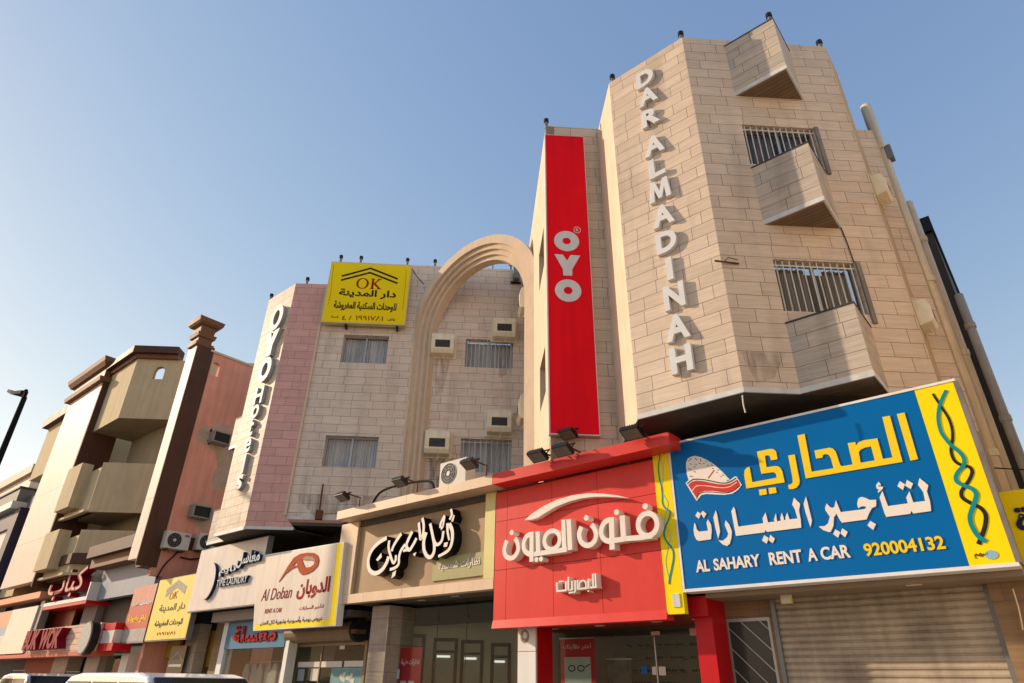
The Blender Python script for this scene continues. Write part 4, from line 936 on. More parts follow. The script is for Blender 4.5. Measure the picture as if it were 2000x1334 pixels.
F14 = Frame((0, 6), 0); q = [F14.px(p) for p in ((30, 945), (66, 925), (84, 932))]
MB().box(F14, q[1][0]-22, q[1][0], 0, 8, 0, q[1][1]).build('wall', PANEL, cb)
MB().box(F14, q[1][0]-22, q[1][0]+.4, -.4, 8, q[1][1]+.003, q[1][1]+.9).build('parapet', TILE_S, cb)
NAVYP = mat('navy_frame', (.025, .022, .05), .5, .15)
nv = thing('shop_sign', 'large cream billboard in a dark navy frame at the far left edge', 'sign', (-50, 0, 5))
F_n = Frame((0, -.6), 0)
q = [F_n.px(p) for p in ((27, 1005), (27, 1020), (0, 1095), (45, 1000))]
MB().box(F_n, q[1][0]-12, q[1][0]-.1, 0, .3, 6.2, q[1][1]-.4).build('panel', SIGNW, nv)
m = MB().box(F_n, q[1][0]-.1, q[1][0]+1.0, -.15, .5, 5.4, q[0][1]+.2).box(F_n, q[1][0]-12, q[1][0]-.1, -.15, .5, q[1][1]-.4, q[0][1])
m.build('frame', NAVYP, nv)
MB().box(F_n, q[1][0]-12, q[1][0]+.2, -.5, .3, q[0][1]+.21, q[0][1]+.65).build('visor', METAL_W, nv)

# ------------------------------------------------------------------ air conditioners
def profile_x(m, prof, x0, x1, mi=0):
    n = len(prof); V = [Vector((x0, y, z)) for y, z in prof] + [Vector((x1, y, z)) for y, z in prof]
    Fc = [tuple(range(n)), tuple(range(2*n-1, n-1, -1))] + [(i, (i+1) % n, (i+1) % n+n, i+n) for i in range(n)]
    return m.add(V, Fc, mi)
L0 = Frame((0, 0), 0)
GRP_AC = 'cream window air conditioners on the hotel walls'
acw = thing('air_conditioner', 'x', 'air conditioner', (0, 0, 0), GRP_AC)
m = MB(); profile_x(m, [(-.05, .02), (-.34, .06), (-.42, .20), (-.42, .60), (-.33, .88), (-.05, .92)], -.42, .42); m.build('housing', AC_C, acw, bevel=.02)
MB().box(L0, -.50, .50, -.05, .0, -.02, .97).build('flange', AC_C, acw, bevel=.012)
MB().box(L0, -.27, .27, -.424, -.3, .26, .56).build('opening', AC_G, acw)
m = MB()
for i in range(6): m.box(L0, -.265, .265, -.427, -.418, .285+i*.045, .292+i*.045)
m.build('grille', GREYM, acw)
m = MB().tube([(.05, -.2, .04), (.05, -.2, -.06), (.02, -.26, -.13)], .022, 7); m.build('drain_spout', PIPE, acw)
used = False
def acpos(F, p, y=-.42): x, z = F.px(p, y); return x, z
ACL = [(WW, (863, 690), 0, 'cream window air conditioner beside the arch, left of the upper barred window'),
       (WW, (985, 658), 0, 'cream window air conditioner just above the upper barred window behind the arch'),
       (WW, (852, 887), 0, 'cream window air conditioner left of the lower barred window, nearest the arch foot'),
       (WW, (975, 845), 0, 'cream window air conditioner just above the lower barred window behind the arch')]
for F, p, r, lab in ACL:
    x, z = acpos(F, p)
    place(acw, used, F.pt(x, 0, z), F.ang, lab); used = True
for p, lab in (((1003, 620), 'upper air conditioner seen edge-on on the plaster side wall by the arch'), ((1001, 833), 'lower air conditioner seen edge-on on the plaster side wall by the arch')):
    t = 5.6; 
    # on the banner block's plaster flank, outside is its left
    Fq = Frame(tuple(BR.pt(5.3, .3, 0))[:2], 0); o = dup(acw, BR.pt(5.3, 0, Fq.px(p)[1]), BR.ang+pi, lab, .95)
SX = E1.x
for p, lab in (((1728, 392), 'upper cream air conditioner on the narrow right corner of the lettered tower'), ((1822, 642), 'lower cream air conditioner on the narrow right corner of the lettered tower')):
    q = Frame((SX, E1.y+.5), 0).px(p); o = dup(acw, Vector((SX, E1.y+.48, q[1])), pi/2, lab, .62)
# condensers with a fan
cnd = thing('condenser_unit', 'x', 'air conditioner', (0, 0, 0), 'outdoor condenser units with round fans')
MB().box(L0, -.42, .42, -.30, .0, 0, .58).build('casing', AC_W, cnd, bevel=.015)
m = MB().disc(L0, (-.12, .29), .235, .235, -.304, -.29, 28); m.build('fan_opening', AC_G, cnd)
m = MB()
for r in (.06, .12, .18, .235): m.ring(L0, (-.12, .29), r, r, .008, -.312, -.304, 28)
for k in range(4):
    a = k*pi/4; m.ribbon(L0, [(-.12-.235*cos(a), .29-.235*sin(a)), (-.12+.235*cos(a), .29+.235*sin(a))], .007, -.303, -.309)
m.build('fan_guard', GREYM, cnd)
MB().disc(L0, (-.12, .29), .05, .05, -.318, -.303, 16).build('hub', METAL_W, cnd)
MB().box(L0, .2, .36, -.304, -.29, .44, .52).build('badge', GREYM, cnd)
m = MB().box(L0, -.3, -.26, -.34, .05, -.05, -.002).box(L0, .26, .3, -.34, .05, -.05, -.002); m.build('bracket', RUST, cnd)
q = pw.px((342, 1073), -.35); k = (pw.px((362, 1055), -.35)[0]-pw.px((316, 1050), -.35)[0])/.84
place(cnd, False, pw.pt(q[0], -.06, q[1]), pw.ang, 'grey outdoor condenser with a round fan on the peach wall above the yellow sign', k*1.05)
q = pw.px((402, 1076), -.35); dup(cnd, pw.pt(q[0]+.05, -.06, q[1]), pw.ang, 'second condenser on the peach wall, half hidden behind the hotel corner', k*1.05)
q = S0.px((893, 950), -.3)
CK = (S0.px((912, 940), -.3)[0]-S0.px((857, 950), -.3)[0])*.95/.84
dup(cnd, Vector((S0.px((884, 950), -.3)[0], .0, 5.87)), 0, 'condenser standing on the cream cornice below the lower barred window', CK)
# box air conditioners sunk in the peach wall
acb = thing('air_conditioner', 'x', 'air conditioner', (0, 0, 0), 'old box air conditioners in the peach wall')
m = MB(); m.box(L0, -.4, .4, -.5, .05, .0, .05).box(L0, -.4, .4, -.5, .05, .47, .52).box(L0, -.4, -.35, -.5, .05, .05, .47).box(L0, .35, .4, -.5, .05, .05, .47)
m.build('casing', mat('ac_grey', (.30, .28, .25), .6, .15, 3, streak=.2), acb)
MB().box(L0, -.35, .35, -.46, .0, .05, .47).build('grille', AC_G, acb)
k = (pw.px((448, 850), -.4)[0]-pw.px((413, 850), -.4)[0])/.8
q = pw.px((430, 866), -.4); place(acb, False, pw.pt(q[0], 0, q[1]), pw.ang, 'old box air conditioner in a patched hole high on the peach wall', k)
q = pw.px((391, 1012), -.4); dup(acb, pw.pt(q[0], 0, q[1]), pw.ang, 'old box air conditioner low on the peach wall above the condensers', k)

def stainmat(name, col, amt):
    m = bpy.data.materials.new(name); m.use_nodes = True; nt = m.node_tree; N = nt.nodes; L = nt.links
    b = N['Principled BSDF']; b.inputs['Base Color'].default_value = (*col, 1); b.inputs['Roughness'].default_value = .9
    uv = N.new('ShaderNodeUVMap'); mp = N.new('ShaderNodeMapping'); mp.inputs['Scale'].default_value = (5, .9, 1); L.new(uv.outputs[0], mp.inputs[0])
    n = N.new('ShaderNodeTexNoise'); n.inputs['Scale'].default_value = 1.5; n.inputs['Detail'].default_value = 7; L.new(mp.outputs[0], n.inputs['Vector'])
    r = N.new('ShaderNodeMapRange'); r.inputs[1].default_value = .40; r.inputs[2].default_value = .68; r.inputs[3].default_value = 0; r.inputs[4].default_value = amt
    L.new(n.outputs['Fac'], r.inputs[0]); L.new(r.outputs[0], b.inputs['Alpha']); return m
STAIN = stainmat('rust_stain', (.22, .15, .10), .2); STAIN_G = stainmat('grime', (.18, .15, .13), .22)
def stain(F, x0, x1, z0, z1, m=STAIN, y=-.004):
    c = (x0+x1)/2; w = (x1-x0)/2
    MB().prism(F, [(c-w*.5, z0), (c+w*.3, z0+.15), (c+w, z1), (c-w, z1)], y, y+.002).build('stain', m, hotel)
for F, p, r, lab in ACL:
    x, z = acpos(F, p); stain(F, x-.3, x+.32, z-1.5, z+.05)
stain(WW, 2.6, 4.0, 6.3, 8.4, STAIN_G); stain(WW, -1.6, 1.4, 6.3, 7.0, STAIN_G, -.006); stain(WF, .05, .9, 6.35, 7.0, STAIN_G)
# ------------------------------------------------------------------ floodlights
fl = thing('floodlight', 'x', 'floodlight', (0, 0, 0), 'floodlights on arms above the shop signs')
def tilt(m, ang, c):
    R = Matrix.Rotation(ang, 3, 'X'); m.v = [tuple(R @ Vector(v) + Vector(c)) for v in m.v]; return m
HC = (0, -.62, .30)
m = MB().box(L0, -.2, .2, -.06, .03, -.15, .15)
for i in range(7): m.box(L0, -.17+i*.053, -.155+i*.053, .03, .085, -.13, .13)
tilt(m, radians(62), HC).build('lamp_body', BLACK, fl, bevel=.01)
m = MB().box(L0, -.175, .175, -.066, -.058, -.125, .125); tilt(m, radians(62), HC)
# the lens looks back and down to the sign
m.build('lens', mat('flood_lens', (.15, .13, .105), .25, .1), fl)
m = MB().tube([(-.22, -.62, .30), (-.22, -.5, .42), (.22, -.5, .42), (.22, -.62, .30)], .016, 6); m.build('yoke', BLACK, fl)
m = MB().tube([(0, 0, 0), (0, 0, .40), (0, -.5, .42)], .022, 6); m.build('arm', RUST, fl)
flats = [((1045, 908), -.38, 'black floodlight over the left end of the red fascia'), ((1092, 893), -.38, 'black floodlight directly under the tall red banner'), ((1222, 862), -.38, 'black floodlight at the foot of the lettered tower')]
for i, (p, y, lab) in enumerate(flats):
    x, z = S0.px(p, y); place(fl, i > 0, Vector((x+.35, -.1, 5.62)), 0, lab, 1.0)
for p, lab in (((697, 1000), 'small floodlight on a rusty arm over the left end of the tan fascia'), ((812, 955), 'small floodlight on a rusty arm over the middle of the tan fascia'), ((948, 905), 'small floodlight on a rusty arm in front of the lower barred window')):
    x, z = S0.px(p, -.2); dup(fl, Vector((x, -.15, 5.84)), 0, lab, .95)
for p, lab in (((1100, 860), 'upper black floodlight tucked under the banner foot'),):
    x, z = S0.px(p, -.5); dup(fl, Vector((x, .25, 6.15)), 0, lab, .9)

# ------------------------------------------------------------------ roof lamps
rl = thing('roof_lamp', 'x', 'lamp', (0, 0, 0), 'little black roof lamps along the parapets')
MB().tube([(0, 0, 0), (0, 0, .26)], .05, 8).build('post', GREYM, rl)
MB().tube([(0, 0, .24), (0, 0, .36)], .075, 8).build('lamp_head', BLACK, rl)
RLP = [(LF, (1196, 152), .12, 'roof lamp on the left top corner of the lettered tower', ZT), (LF, (1330, 70), .12, 'roof lamp on the front top corner of the lettered tower', ZT),
       (S0, (1504, 40), .25, 'roof lamp on the tip of the topmost planter box', 15.53), (WF, (1598, 78), .12, 'roof lamp on the right top corner of the lettered tower', ZT),
       (BF, (1067, 248), .1, 'roof lamp above the tall red banner', 15.9), (WW, (665, 510), .1, 'leftmost of the roof lamps above the yellow chevron sign', 16.27),
       (WW, (704, 514), .1, 'second roof lamp from the left above the yellow chevron sign', 16.27), (WW, (795, 518), .1, 'roof lamp over the right corner of the yellow chevron sign', 16.27),
       (WW, (849, 520), .1, 'roof lamp just left of the arch top', 16.27), (WW, (997, 527), .1, 'roof lamp seen through the arch', 16.27),
       (WW, (600, 550), .1, 'roof lamp above the pink tiled wall', 15.14), (HF, (529, 584), .1, 'roof lamp on the far left bay corner', 15.12)]
for i, (F, p, y, lab, z) in enumerate(RLP):
    x = F.px(p, y)[0]; place(rl, i > 0, F.pt(x, y, z), 0, lab)
# small mast with a stay wire behind the arch
ms = thing('antenna_mast', 'thin roof mast with a stay wire seen through the arch', 'mast', WW.pt(3.9, 1.0, 16.2))
x = WW.px((962, 530), 1.0)[0]
MB().tube([WW.pt(x, 1.0, 15.8), WW.pt(x, 1.0, 17.9)], .03, 6).build('pole', GREYM, ms)
MB().tube([WW.pt(x, 1.0, 17.7), WW.pt(x+2.0, .5, 16.5)], .008, 5).build('stay_wire', INK, ms)
fb = thing('floodlight', 'grey box floodlight on the roof edge beside the right leg of the arch', 'floodlight', WW.pt(5.5, -.2, 16))
q = WW.px((1008, 532), -.2)
MB().box(WW, q[0]-.12, q[0]+.14, -.35, -.1, q[1]-.35, q[1]+.4).build('housing', GREYM, fb, bevel=.02)
MB().box(WW, q[0]-.2, q[0]+.2, -.1, .05, q[1]-.42, q[1]-.36).build('bracket', BLACK, fb)
# rusty flag bracket on the tower
rb = thing('rusty_bracket', 'rusty iron rod bracket sticking out at the front corner of the lettered tower', 'bracket', WF.pt(.1, 0, 9.2))
q0, q1 = WF.px((1395, 511), -.05), WF.px((1443, 515), -.03)
MB().tube([WF.pt(q0[0], -.08, q0[1]), WF.pt(q1[0], -.03, q1[1])], .02, 6).build('rod', RUST, rb)
MB().tube([WF.pt(q0[0]+.2, -.07, q0[1]), WF.pt(q0[0]+.25, -.14, q0[1]+.05), WF.pt(q0[0]+.45, -.1, q0[1]+.03)], .01, 5).build('hook', RUST, rb)

# ------------------------------------------------------------------ cables
def cable(label, pts, r=.012, m=INK, n=8, cat='cable'):
    P = []
    for i in range(len(pts)-1):
        a, b, c, d = [Vector(pts[max(0, min(len(pts)-1, j))]) for j in (i-1, i, i+1, i+2)]
        for k in range(n):
            t = k/n; P.append(.5*(2*b+(c-a)*t+(2*a-5*b+4*c-d)*t*t+(3*b-a-3*c+d)*t**3))
    P.append(Vector(pts[-1]))
    return tag(MB().tube(P, r, 6).build('cable', m), label, cat)
def wp(F, L, y): return [F.pt(*(lambda q: (q[0], y, q[1]))(F.px(p, y))) for p in L]
cable('black cable looping along the tan fascia cornice between the small floodlights', wp(S0, [(725, 988), (745, 960), (790, 945), (838, 940), (848, 955)], .4), .035)
cable('thin drooping wire on the tiled wall beside the yellow chevron sign', wp(WW, [(803, 522), (815, 540), (828, 555)], -.03), .012)
cable('black wire hanging down the window face of the tower', wp(WF, [(1640, 438), (1655, 475), (1668, 512)], -.02), .01)
cable('loose end of wire hanging below the tower corner', wp(WF, [(1450, 772), (1452, 790), (1456, 806)], -.05), .012, METAL_W)
cable('black cable from the condenser down the peach wall', wp(pw, [(352, 1072), (340, 1085), (320, 1105), (306, 1130)], -.08), .03)
cable('second black cable sagging across the peach wall', wp(pw, [(352, 1088), (372, 1092), (392, 1090)], -.08), .03)
cable('dark wire stretched across the alley beyond the blue sign', [onZ((1942, 914), 5.2), onZ((2010, 918), 5.15)], .012)
iron = thing('rusty_post', 'rusty upright iron bar on the tiled wall left of the small floodlights', 'post', WW.pt(-.4, -.05, 6.2))
a, b = WW.px((631, 945), -.1), WW.px((622, 1012), -.1)
MB().tube([WW.pt(a[0], -.1, a[1]), WW.pt(b[0], -.1, b[1])], .03, 6).build('bar', RUST, iron)
MB().box(WW, b[0]-.1, b[0]+.1, -.16, -.02, b[1]-.05, b[1]+.25).build('foot_plate', RUST, iron)

# ------------------------------------------------------------------ drainpipes and the dark block on the right
def vpipe(p_top, Y, z0, r, m, label, clips=3):
    F = Frame((0, Y), 0); X, zt = F.px(p_top)
    t = thing('drainpipe', label, 'pipe', (X, Y, 3))
    MB().tube([(X, Y, z0), (X, Y, zt)], r, 12).build('pipe', m, t, smooth=True)
    for k in range(clips):
        z = z0+(zt-z0)*(k+.6)/clips; MB().tube([(X, Y, z), (X, Y, z+.14)], r*1.22, 12).build('coupling', m, t)
    return X, zt
YP = E2.y-.05
xp, zp = vpipe((1690, 208), YP+.9, 3.2, .125, PIPE, 'thick cream drainpipe nearest the tower, highest of the row on the side wall')
vpipe((1774, 396), YP+2.4, 3.2, .10, PIPE, 'cream drainpipe in the middle of the row on the side wall')
vpipe((1872, 576), YP+4.0, 3.2, .10, PIPE_G, 'farthest grey drainpipe on the side wall, lit along its top')
FYP = Frame((0, YP+.9), 0)
mb_ = thing('meter_box', 'small grey box clipped to the tallest drainpipe', 'box', (xp+.2, YP+.9, 12)); qq = FYP.px((1736, 300))
MB().box(FYP, qq[0]-.07, qq[0]+.09, -.1, .12, qq[1]-.22, qq[1]+.22).build('housing', GREYM, mb_, bevel=.02)
dk = thing('dark_building', 'dark grey clad slab rising behind the drainpipes at the right edge', 'building', (0, 12, 0))
FD = Frame((0, YP+5), 0); qd = FD.px((1795, 440)); qd2 = FD.px((1815, 425))
MB().box(FD, qd[0]-.3, qd2[0]-.06, 0, 12, 0, qd2[1]-.5).build('wall', CLAD, dk)
MB().box(FD, qd[0]-.3, qd2[0], -.12, 12, qd2[1]-.496, qd2[1]).build('coping', BLACK, dk)
st_ = thing('stone_building', 'pale stone wall across the alley behind the olive yellow sign', 'building', (2, 16, 0))
F20 = Frame((0, 14), 0); qs = F20.px((1950, 916))
MB().box(F20, qs[0]-1.0, 3.0, 0, 6, 0, qs[1]).build('wall', TILE_S, st_)
MB().box(S0, 2.6, 12, -3.1, 7, 0, 13).build('wall', mat('plaster_bounce', (.76, .66, .54), .9, .08, 1), st_)  # unseen block out of frame, added to bounce warm sunlight onto the tower

# ------------------------------------------------------------------ street lamp
sp = thing('street_lamp', 'tall black street lamp with a flat head at the left edge', 'street lamp', (-28.9, -6, 0))
F6 = Frame((0, -6), 0)
t0 = F6.px((48, 776)); b0 = F6.px((0, 906)); xm = t0[0]
BLACKM = mat('black_matt', (.012, .012, .013), .8, .2, spec=.05)
MB().tube([(xm, -6, 0), (xm, -6, t0[1])], [.16, .09], 12).build('pole', BLACKM, sp)
h0 = F6.px((45, 771)); h1 = F6.px((22, 768))
MB().tube([(xm, -6, t0[1]-.05), (xm-.2, -6, h0[1]+.1), (h0[0]-.3, -6, h0[1]+.15)], .07, 8).build('arm', BLACKM, sp)
MB().loft([[Vector((x, -6+sy*w, z+dz)) for sy, dz in ((-1, 0), (1, 0), (1, .13), (-1, .13))] for x, z, w in ((h0[0]+.1, h0[1], .12), (h0[0]-1.0, h0[1]+.22, .22), (h1[0], h1[1], .16))]).build('lamp_head', BLACKM, sp)

# ------------------------------------------------------------------ shopfronts under the fascias
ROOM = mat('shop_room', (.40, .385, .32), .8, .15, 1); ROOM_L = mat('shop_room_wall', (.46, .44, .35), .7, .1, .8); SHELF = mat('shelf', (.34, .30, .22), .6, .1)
FRM = mat('frame_navy', (.012, .013, .02), .4); MIRR = mat('display_grey', (.30, .30, .25), .25, .15, 1.5); SOFF_G = mat('soffit_green', (.13, .12, .09), .5, .1, .8); LAMPW = mat('downlight', (.75, .72, .65), .4); TUBE = mat('tube_lamp', (.8, .8, .78), .4); TUBE.node_tree.nodes['Principled BSDF'].inputs['Emission Color'].default_value = (1, .97, .9, 1); TUBE.node_tree.nodes['Principled BSDF'].inputs['Emission Strength'].default_value = .45
POSTER_R = mat('poster_red', (.50, .03, .04), .45, .08); PAPER = mat('paper', (.62, .58, .52), .7, .05)
STONE_C = tilemat('stone_column', (.40, .33, .26), (.36, .29, .23), bw=1.2, rh=.62, grain=.3)
STONE_B = tilemat('stone_brown', (.30, .19, .10), (.26, .165, .09), bw=.9, rh=.55, grain=.35, dirt=.4)
# red shop
rsh = thing('shopfront', 'glass optician shopfront with red pillars below the red fascia', 'shopfront', (-7.5, 1, 0))
G9 = Frame((0, .9), 0); RY = .9
xr0, xr1 = G9.px((1386, 1300))[0], G9.px((1421, 1300))[0]; xl0, xl1 = G9.px((1047, 1300))[0], G9.px((1074, 1300))[0]
MB().box(S0, xr0, xr1, .5, 1.7, 0, 3.02).build('pillar', RED_D, rsh)
MB().box(S0, xl0, xl1, .5, 1.0, 0, 2.70).build('pillar', RED_D, rsh)
MB().box(S0, RX0+.1, xr0-.004, .30, 1.75, 2.704, 2.80).build('soffit', mat('soffit_red', (.20, .035, .02), .35, .08), rsh)
for i, p in enumerate(((1081, 1228), (1172, 1222), (1283, 1214), (1363, 1209))):
    a = onZ(p, 2.70); MB().box(S0, a.x-.09, a.x+.09, max(.36, min(a.y, 1.45))-.05, max(.36, min(a.y, 1.45))+.05, 2.69, 2.703).build('downlight', LAMPW, rsh)
MB().box(S0, xl0-.28, xr0-.004, 1.55, 1.565, 0, 2.70).build('glass', GLASS_S, rsh)
gx = G9.px((1283, 1300), .65)[0]
m = MB().box(S0, gx-.012, gx+.012, 1.535, 1.549, 0, 2.5)
m.build('door_frame', ALU, rsh)
m = MB()
for p, w, h in (((1281, 1237), .2, .07), ((1359, 1234), .24, .13)):
    a = G9.px(p, .63); m.box(S0, a[0]-w/2, a[0]+w/2, 1.51, 1.534, a[1]-h/2, a[1]+h/2)
m.build('hinge', mat('hinge_pink', (.45, .30, .25), .4, metallic=.4), rsh)
m = MB().box(S0, xl0-.3, xr1+.4, 4.4, 4.5, 0, 2.9).box(S0, xl0-.3, xl0-.2, 1.7, 4.4, 0, 2.9).box(S0, xr1+.3, xr1+.4, 1.7, 4.4, 0, 2.9).box(S0, xl0-.3, xr1+.4, 1.76, 4.4, 2.82, 2.9)
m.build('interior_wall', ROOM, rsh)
m = MB()
for k in range(9):
    for c in range(5):
        x = xl0+.2+c*.85; m.box(S0, x, x+.72, 4.1, 4.39, .3+k*.27, .32+k*.27)
m.build('shelf', SHELF, rsh)
m = MB()
for k in range(9):
    for c in range(5):
        for j in range(4):
            if random.random() < .8:
                x = xl0+.28+c*.85+j*.17; m.box(S0, x, x+.1, 4.15, 4.25, .322+k*.27, .322+k*.27+.05)
tag(stuff(m.build('spectacles', INK), 'stuff'), 'rows of dark spectacles on the shelves inside the red shop', 'spectacles')
po = thing('rollup_poster', 'red stand-up poster with a pair of spectacles behind the glass door', 'poster', (-8.9, 1.3, 0))
PYP = Frame((0, 1.75), 0)
a, b = PYP.px((1094, 1249)), PYP.px((1160, 1246)); z1 = a[1]
MB().box(PYP, a[0], b[0], 0, .01, .05, z1).build('panel', POSTER_R, po)
MB().box(PYP, a[0]-.02, b[0]+.02, -.02, .03, z1, z1+.025).build('rail', ALU, po)
w = b[0]-a[0]
MB().box(PYP, a[0]+.12*w, b[0]-.12*w, -.004, .0, .1, z1-.36).build('picture', mat('poster_pale', (.45, .50, .50), .5, .1), po)
m = MB()
for s in (.33, .60):
    m.ring(PYP, (a[0]+w*s, z1-.58), .085, .055, .02, -.010, -.004, 20)
m.ribbon(PYP, [(a[0]+w*.72, z1-.56), (a[0]+w*.86, z1-.5)], .02, -.004, -.010); m.build('spectacles', INK, po)
MB().text(PYP, ar('اختر نظارتك'), a[0]+w*.1, z1-.22, w*.8, .12, -.001, -.006).build('lettering', CREAM_T, po)
dp = thing('poster', 'dark framed poster hanging inside the red optician shop', 'poster', (-8.3, 1.8, 1.8))
F18 = Frame((0, 2.2), 0); a, b = F18.px((1184, 1289)), F18.px((1232, 1286))
MB().box(F18, a[0], b[0], 0, .02, .7, a[1]).build('panel', mat('poster_dark', (.10, .09, .075), .5, .6, 3), dp)
MB().box(F18, a[0]-.02, b[0]+.02, -.01, .03, a[1], a[1]+.03).build('rail', ALU, dp)
for i, (p0, p1, mm, lab) in enumerate((((1252, 1301), (1265, 1316), BLUE, 'small blue notice stuck on the red shop glass'), ((1273, 1302), (1282, 1318), PAPER, 'narrow white paper notice stuck on the red shop glass door'), ((1286, 1302), (1301, 1319), PAPER, 'square white paper notice stuck on the red shop glass door'))):
    F = Frame((0, 1.535), 0); a, b = F.px(p0), F.px(p1)
    tag(MB().box(F, a[0], b[0], 0, .006, b[1], a[1]).build('notice', mm), lab, 'notice')
MB().box(S0, -5.72, xr1, .36, .49, 2.72, 3.05).build('header', RED_D, rsh)
# white column between the shops
F4 = Frame((0, .45), 0); a, b = F4.px((1011, 1300))[0], F4.px((1046, 1300))[0]
wc = thing('column', 'white clad column with a small logo plate between tan and red shops', 'column', ((a+b)/2, .6, 0))
zj = F4.px((1020, 1272))[1]
MB().box(F4, a, b, 0, .5, 0, zj-.01).box(F4, a, b, 0, .5, zj, 3.0).build('cladding', WHITE, wc)
MB().box(F4, a+.02, b-.02, .012, .4, zj-.01, zj).build('joint', INK, wc)
q = F4.px((1025, 1243)); MB().disc(F4, q, .12, .13, -.004, 0, 24).build('logo_plate', mat('logo_brown', (.28, .22, .18), .5), wc); MB().disc(F4, (q[0]+.01, q[1]+.02), .06, .07, -.007, -.004, 20).build('logo', WHITE, wc)
# tan shop: recessed wall turned 45 degrees with dark framed displays
bsh = thing('shopfront', 'recessed glazed entrance with dark framed display cases below the tan fascia', 'shopfront', (-13, 2, 0))
MB().plan([(-15.2, .26), (EX1, .26), (EX1, 5.2), (-15.2, 2.2)], 3.47, 3.55).build('soffit', SOFF_G, bsh)
for p in ((823, 1173), (889, 1165)):
    a = onZ(p, 3.46); MB().box(S0, a.x-.12, a.x+.12, a.y-.04, a.y+.04, 3.458, 3.469).build('downlight', LAMPW, bsh)
DF = Frame((-14.6, 1.35), AL)
ey = DF.px((1003, 1250))[0]
MB().box(DF, -.3, ey+.6, .0, .1, 0, 3.47).build('interior_wall', ROOM_L, bsh)
for p0, p1, in (((780, 1238), (832, 1244)), ((848, 1246), (895, 1250)), ((901, 1250), (945, 1254)), ((959, 1256), (998, 1259))):
    a, b = DF.px(p0), DF.px(p1); z = a[1]; t = .085
    d = MB().box(DF, a[0], a[0]+t, -.06, -.002, 0, z).box(DF, b[0]-t, b[0], -.06, -.002, 0, z).box(DF, a[0]+t, b[0]-t, -.06, -.002, z-t, z).box(DF, a[0]+t, b[0]-t, -.06, -.002, z-.36, z-.30)
    d = d.build('display_case', FRM, bsh)
    MB().box(DF, a[0]+t, b[0]-t, -.03, -.01, 0, z-.36).build('pane', MIRR, d)
    MB().box(DF, a[0]+t, b[0]-t, -.03, -.01, z-.30, z-t).build('top_pane', mat('display_pale', (.33, .32, .26), .3, .1), d)
    s = MB()
    for k in range(9): s.box(DF, a[0]+t+.02, b[0]-t-.02, -.036, -.03, z-.55-k*.14, z-.54-k*.14)
    s.build('slat', SHELF, d)
    MB().box(DF, a[0]+t+.02, a[0]+(b[0]-a[0])*.7, -.05, -.03, z-.47, z-.42).build('tube_lamp', TUBE, d)
MB().box(S0, -14.9, EX1, .95, .962, 0, 3.47).build('glass', GLASS_S, bsh)
m = MB()
for p in ((856, 1208), (913, 1204)):
    x = S0.px(p, .95)[0]; m.box(S0, x-.008, x+.008, .944, .949, 0, 3.46); q = S0.px(p, .94); m.disc(S0, q, .05, .03, .92, .943, 12)
m.build('glass_joint', INK, bsh)
rp = thing('poster', 'red poster with white writing hanging in the tan shop window', 'poster', (-14, 1.2, 0))
FP = Frame((0, .99), 0); a, b = FP.px((783, 1265)), FP.px((825, 1263))
MB().box(FP, a[0], b[0], 0, .012, .4, a[1]).build('panel', POSTER_R, rp)
w = b[0]-a[0]; MB().text(FP, ar('نظارات طبية'), a[0]+w*.08, a[1]-.42, w*.84, .16, -.001, -.006, .02).build('lettering', WHITE, rp)
m = MB()
for s in (.12, .48): m.box(FP, a[0]+w*s, a[0]+w*(s+.26), -.004, -.001, a[1]-.95, a[1]-.75); m.box(FP, a[0]+w*(s+.06), a[0]+w*(s+.16), -.004, -.001, .5, a[1]-.95)
m.build('picture', PAPER, rp)
F = Frame((0, .94), 0); a, b = F.px((762, 1307)), F.px((779, 1326)); tag(MB().box(F, a[0], b[0], 0, .006, b[1], a[1]).build('notice', mat('paper_lilac', (.45, .45, .52), .7)), 'pale lilac notice on the glass beside the red poster', 'notice')
# stone column left of the tan shop
F3 = Frame((0, .5), 0); a, b, c = F3.px((716, 1300))[0], F3.px((750, 1300))[0], F3.px((762, 1300))[0]
sc_ = thing('column', 'stained stone column below the join of cream rental sign and tan fascia', 'column', ((a+b)/2, .7, 0))
MB().box(F3, a, b, 0, .9, 0, 3.4).build('shaft', STONE_C, sc_)
# rental shop under the cream sign
dsh = thing('shopfront', 'dark glazed rental office with paper notices below the cream sign', 'shopfront', (-17, 1, 0))
F12 = Frame((0, 1.1), 0)
x0, x1 = F12.px((575, 1300))[0], F12.px((712, 1300))[0]; zt = F12.px((640, 1262))[1]
MB().box(F12, x0, x1, .0, .02, 0, zt).build('glass', GLASS_S, dsh)
m = MB().box(F12, x0-.12, x0, -.06, .06, 0, zt+.1).box(F12, x1, x1+.1, -.06, .06, 0, zt+.1).box(F12, x0-.002, x1+.002, -.05, .05, zt, zt+.1); xm_ = F12.px((626, 1300))[0]
m.box(F12, xm_-.02, xm_+.02, -.03, .0, 0, zt); m.build('door_frame', FRAME_B, dsh)
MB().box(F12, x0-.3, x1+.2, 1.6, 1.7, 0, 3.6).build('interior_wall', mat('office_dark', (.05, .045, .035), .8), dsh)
MB().tube([F12.pt(x0-.1, -.22, zt+.35), F12.pt(x1-.2, -.22, zt+.35)], .26, 16).build('shutter_roll', mat('shutter_tan', (.24, .17, .10), .6, .2, 3), dsh)
MB().tube([F12.pt(x1-.19, -.22, zt+.35), F12.pt(x1-.05, -.22, zt+.35)], .30, 16).build('roll_end', RUBBER, dsh)
MB().box(F12, x0-.3, x1+.3, -.9, .5, zt+.66, zt+.8).build('soffit', SOFFIT, dsh)
MB().box(F12, x1-.05, x1+.15, -.55, -.2, zt+.25, zt+.35).build('bracket', RUST, dsh)
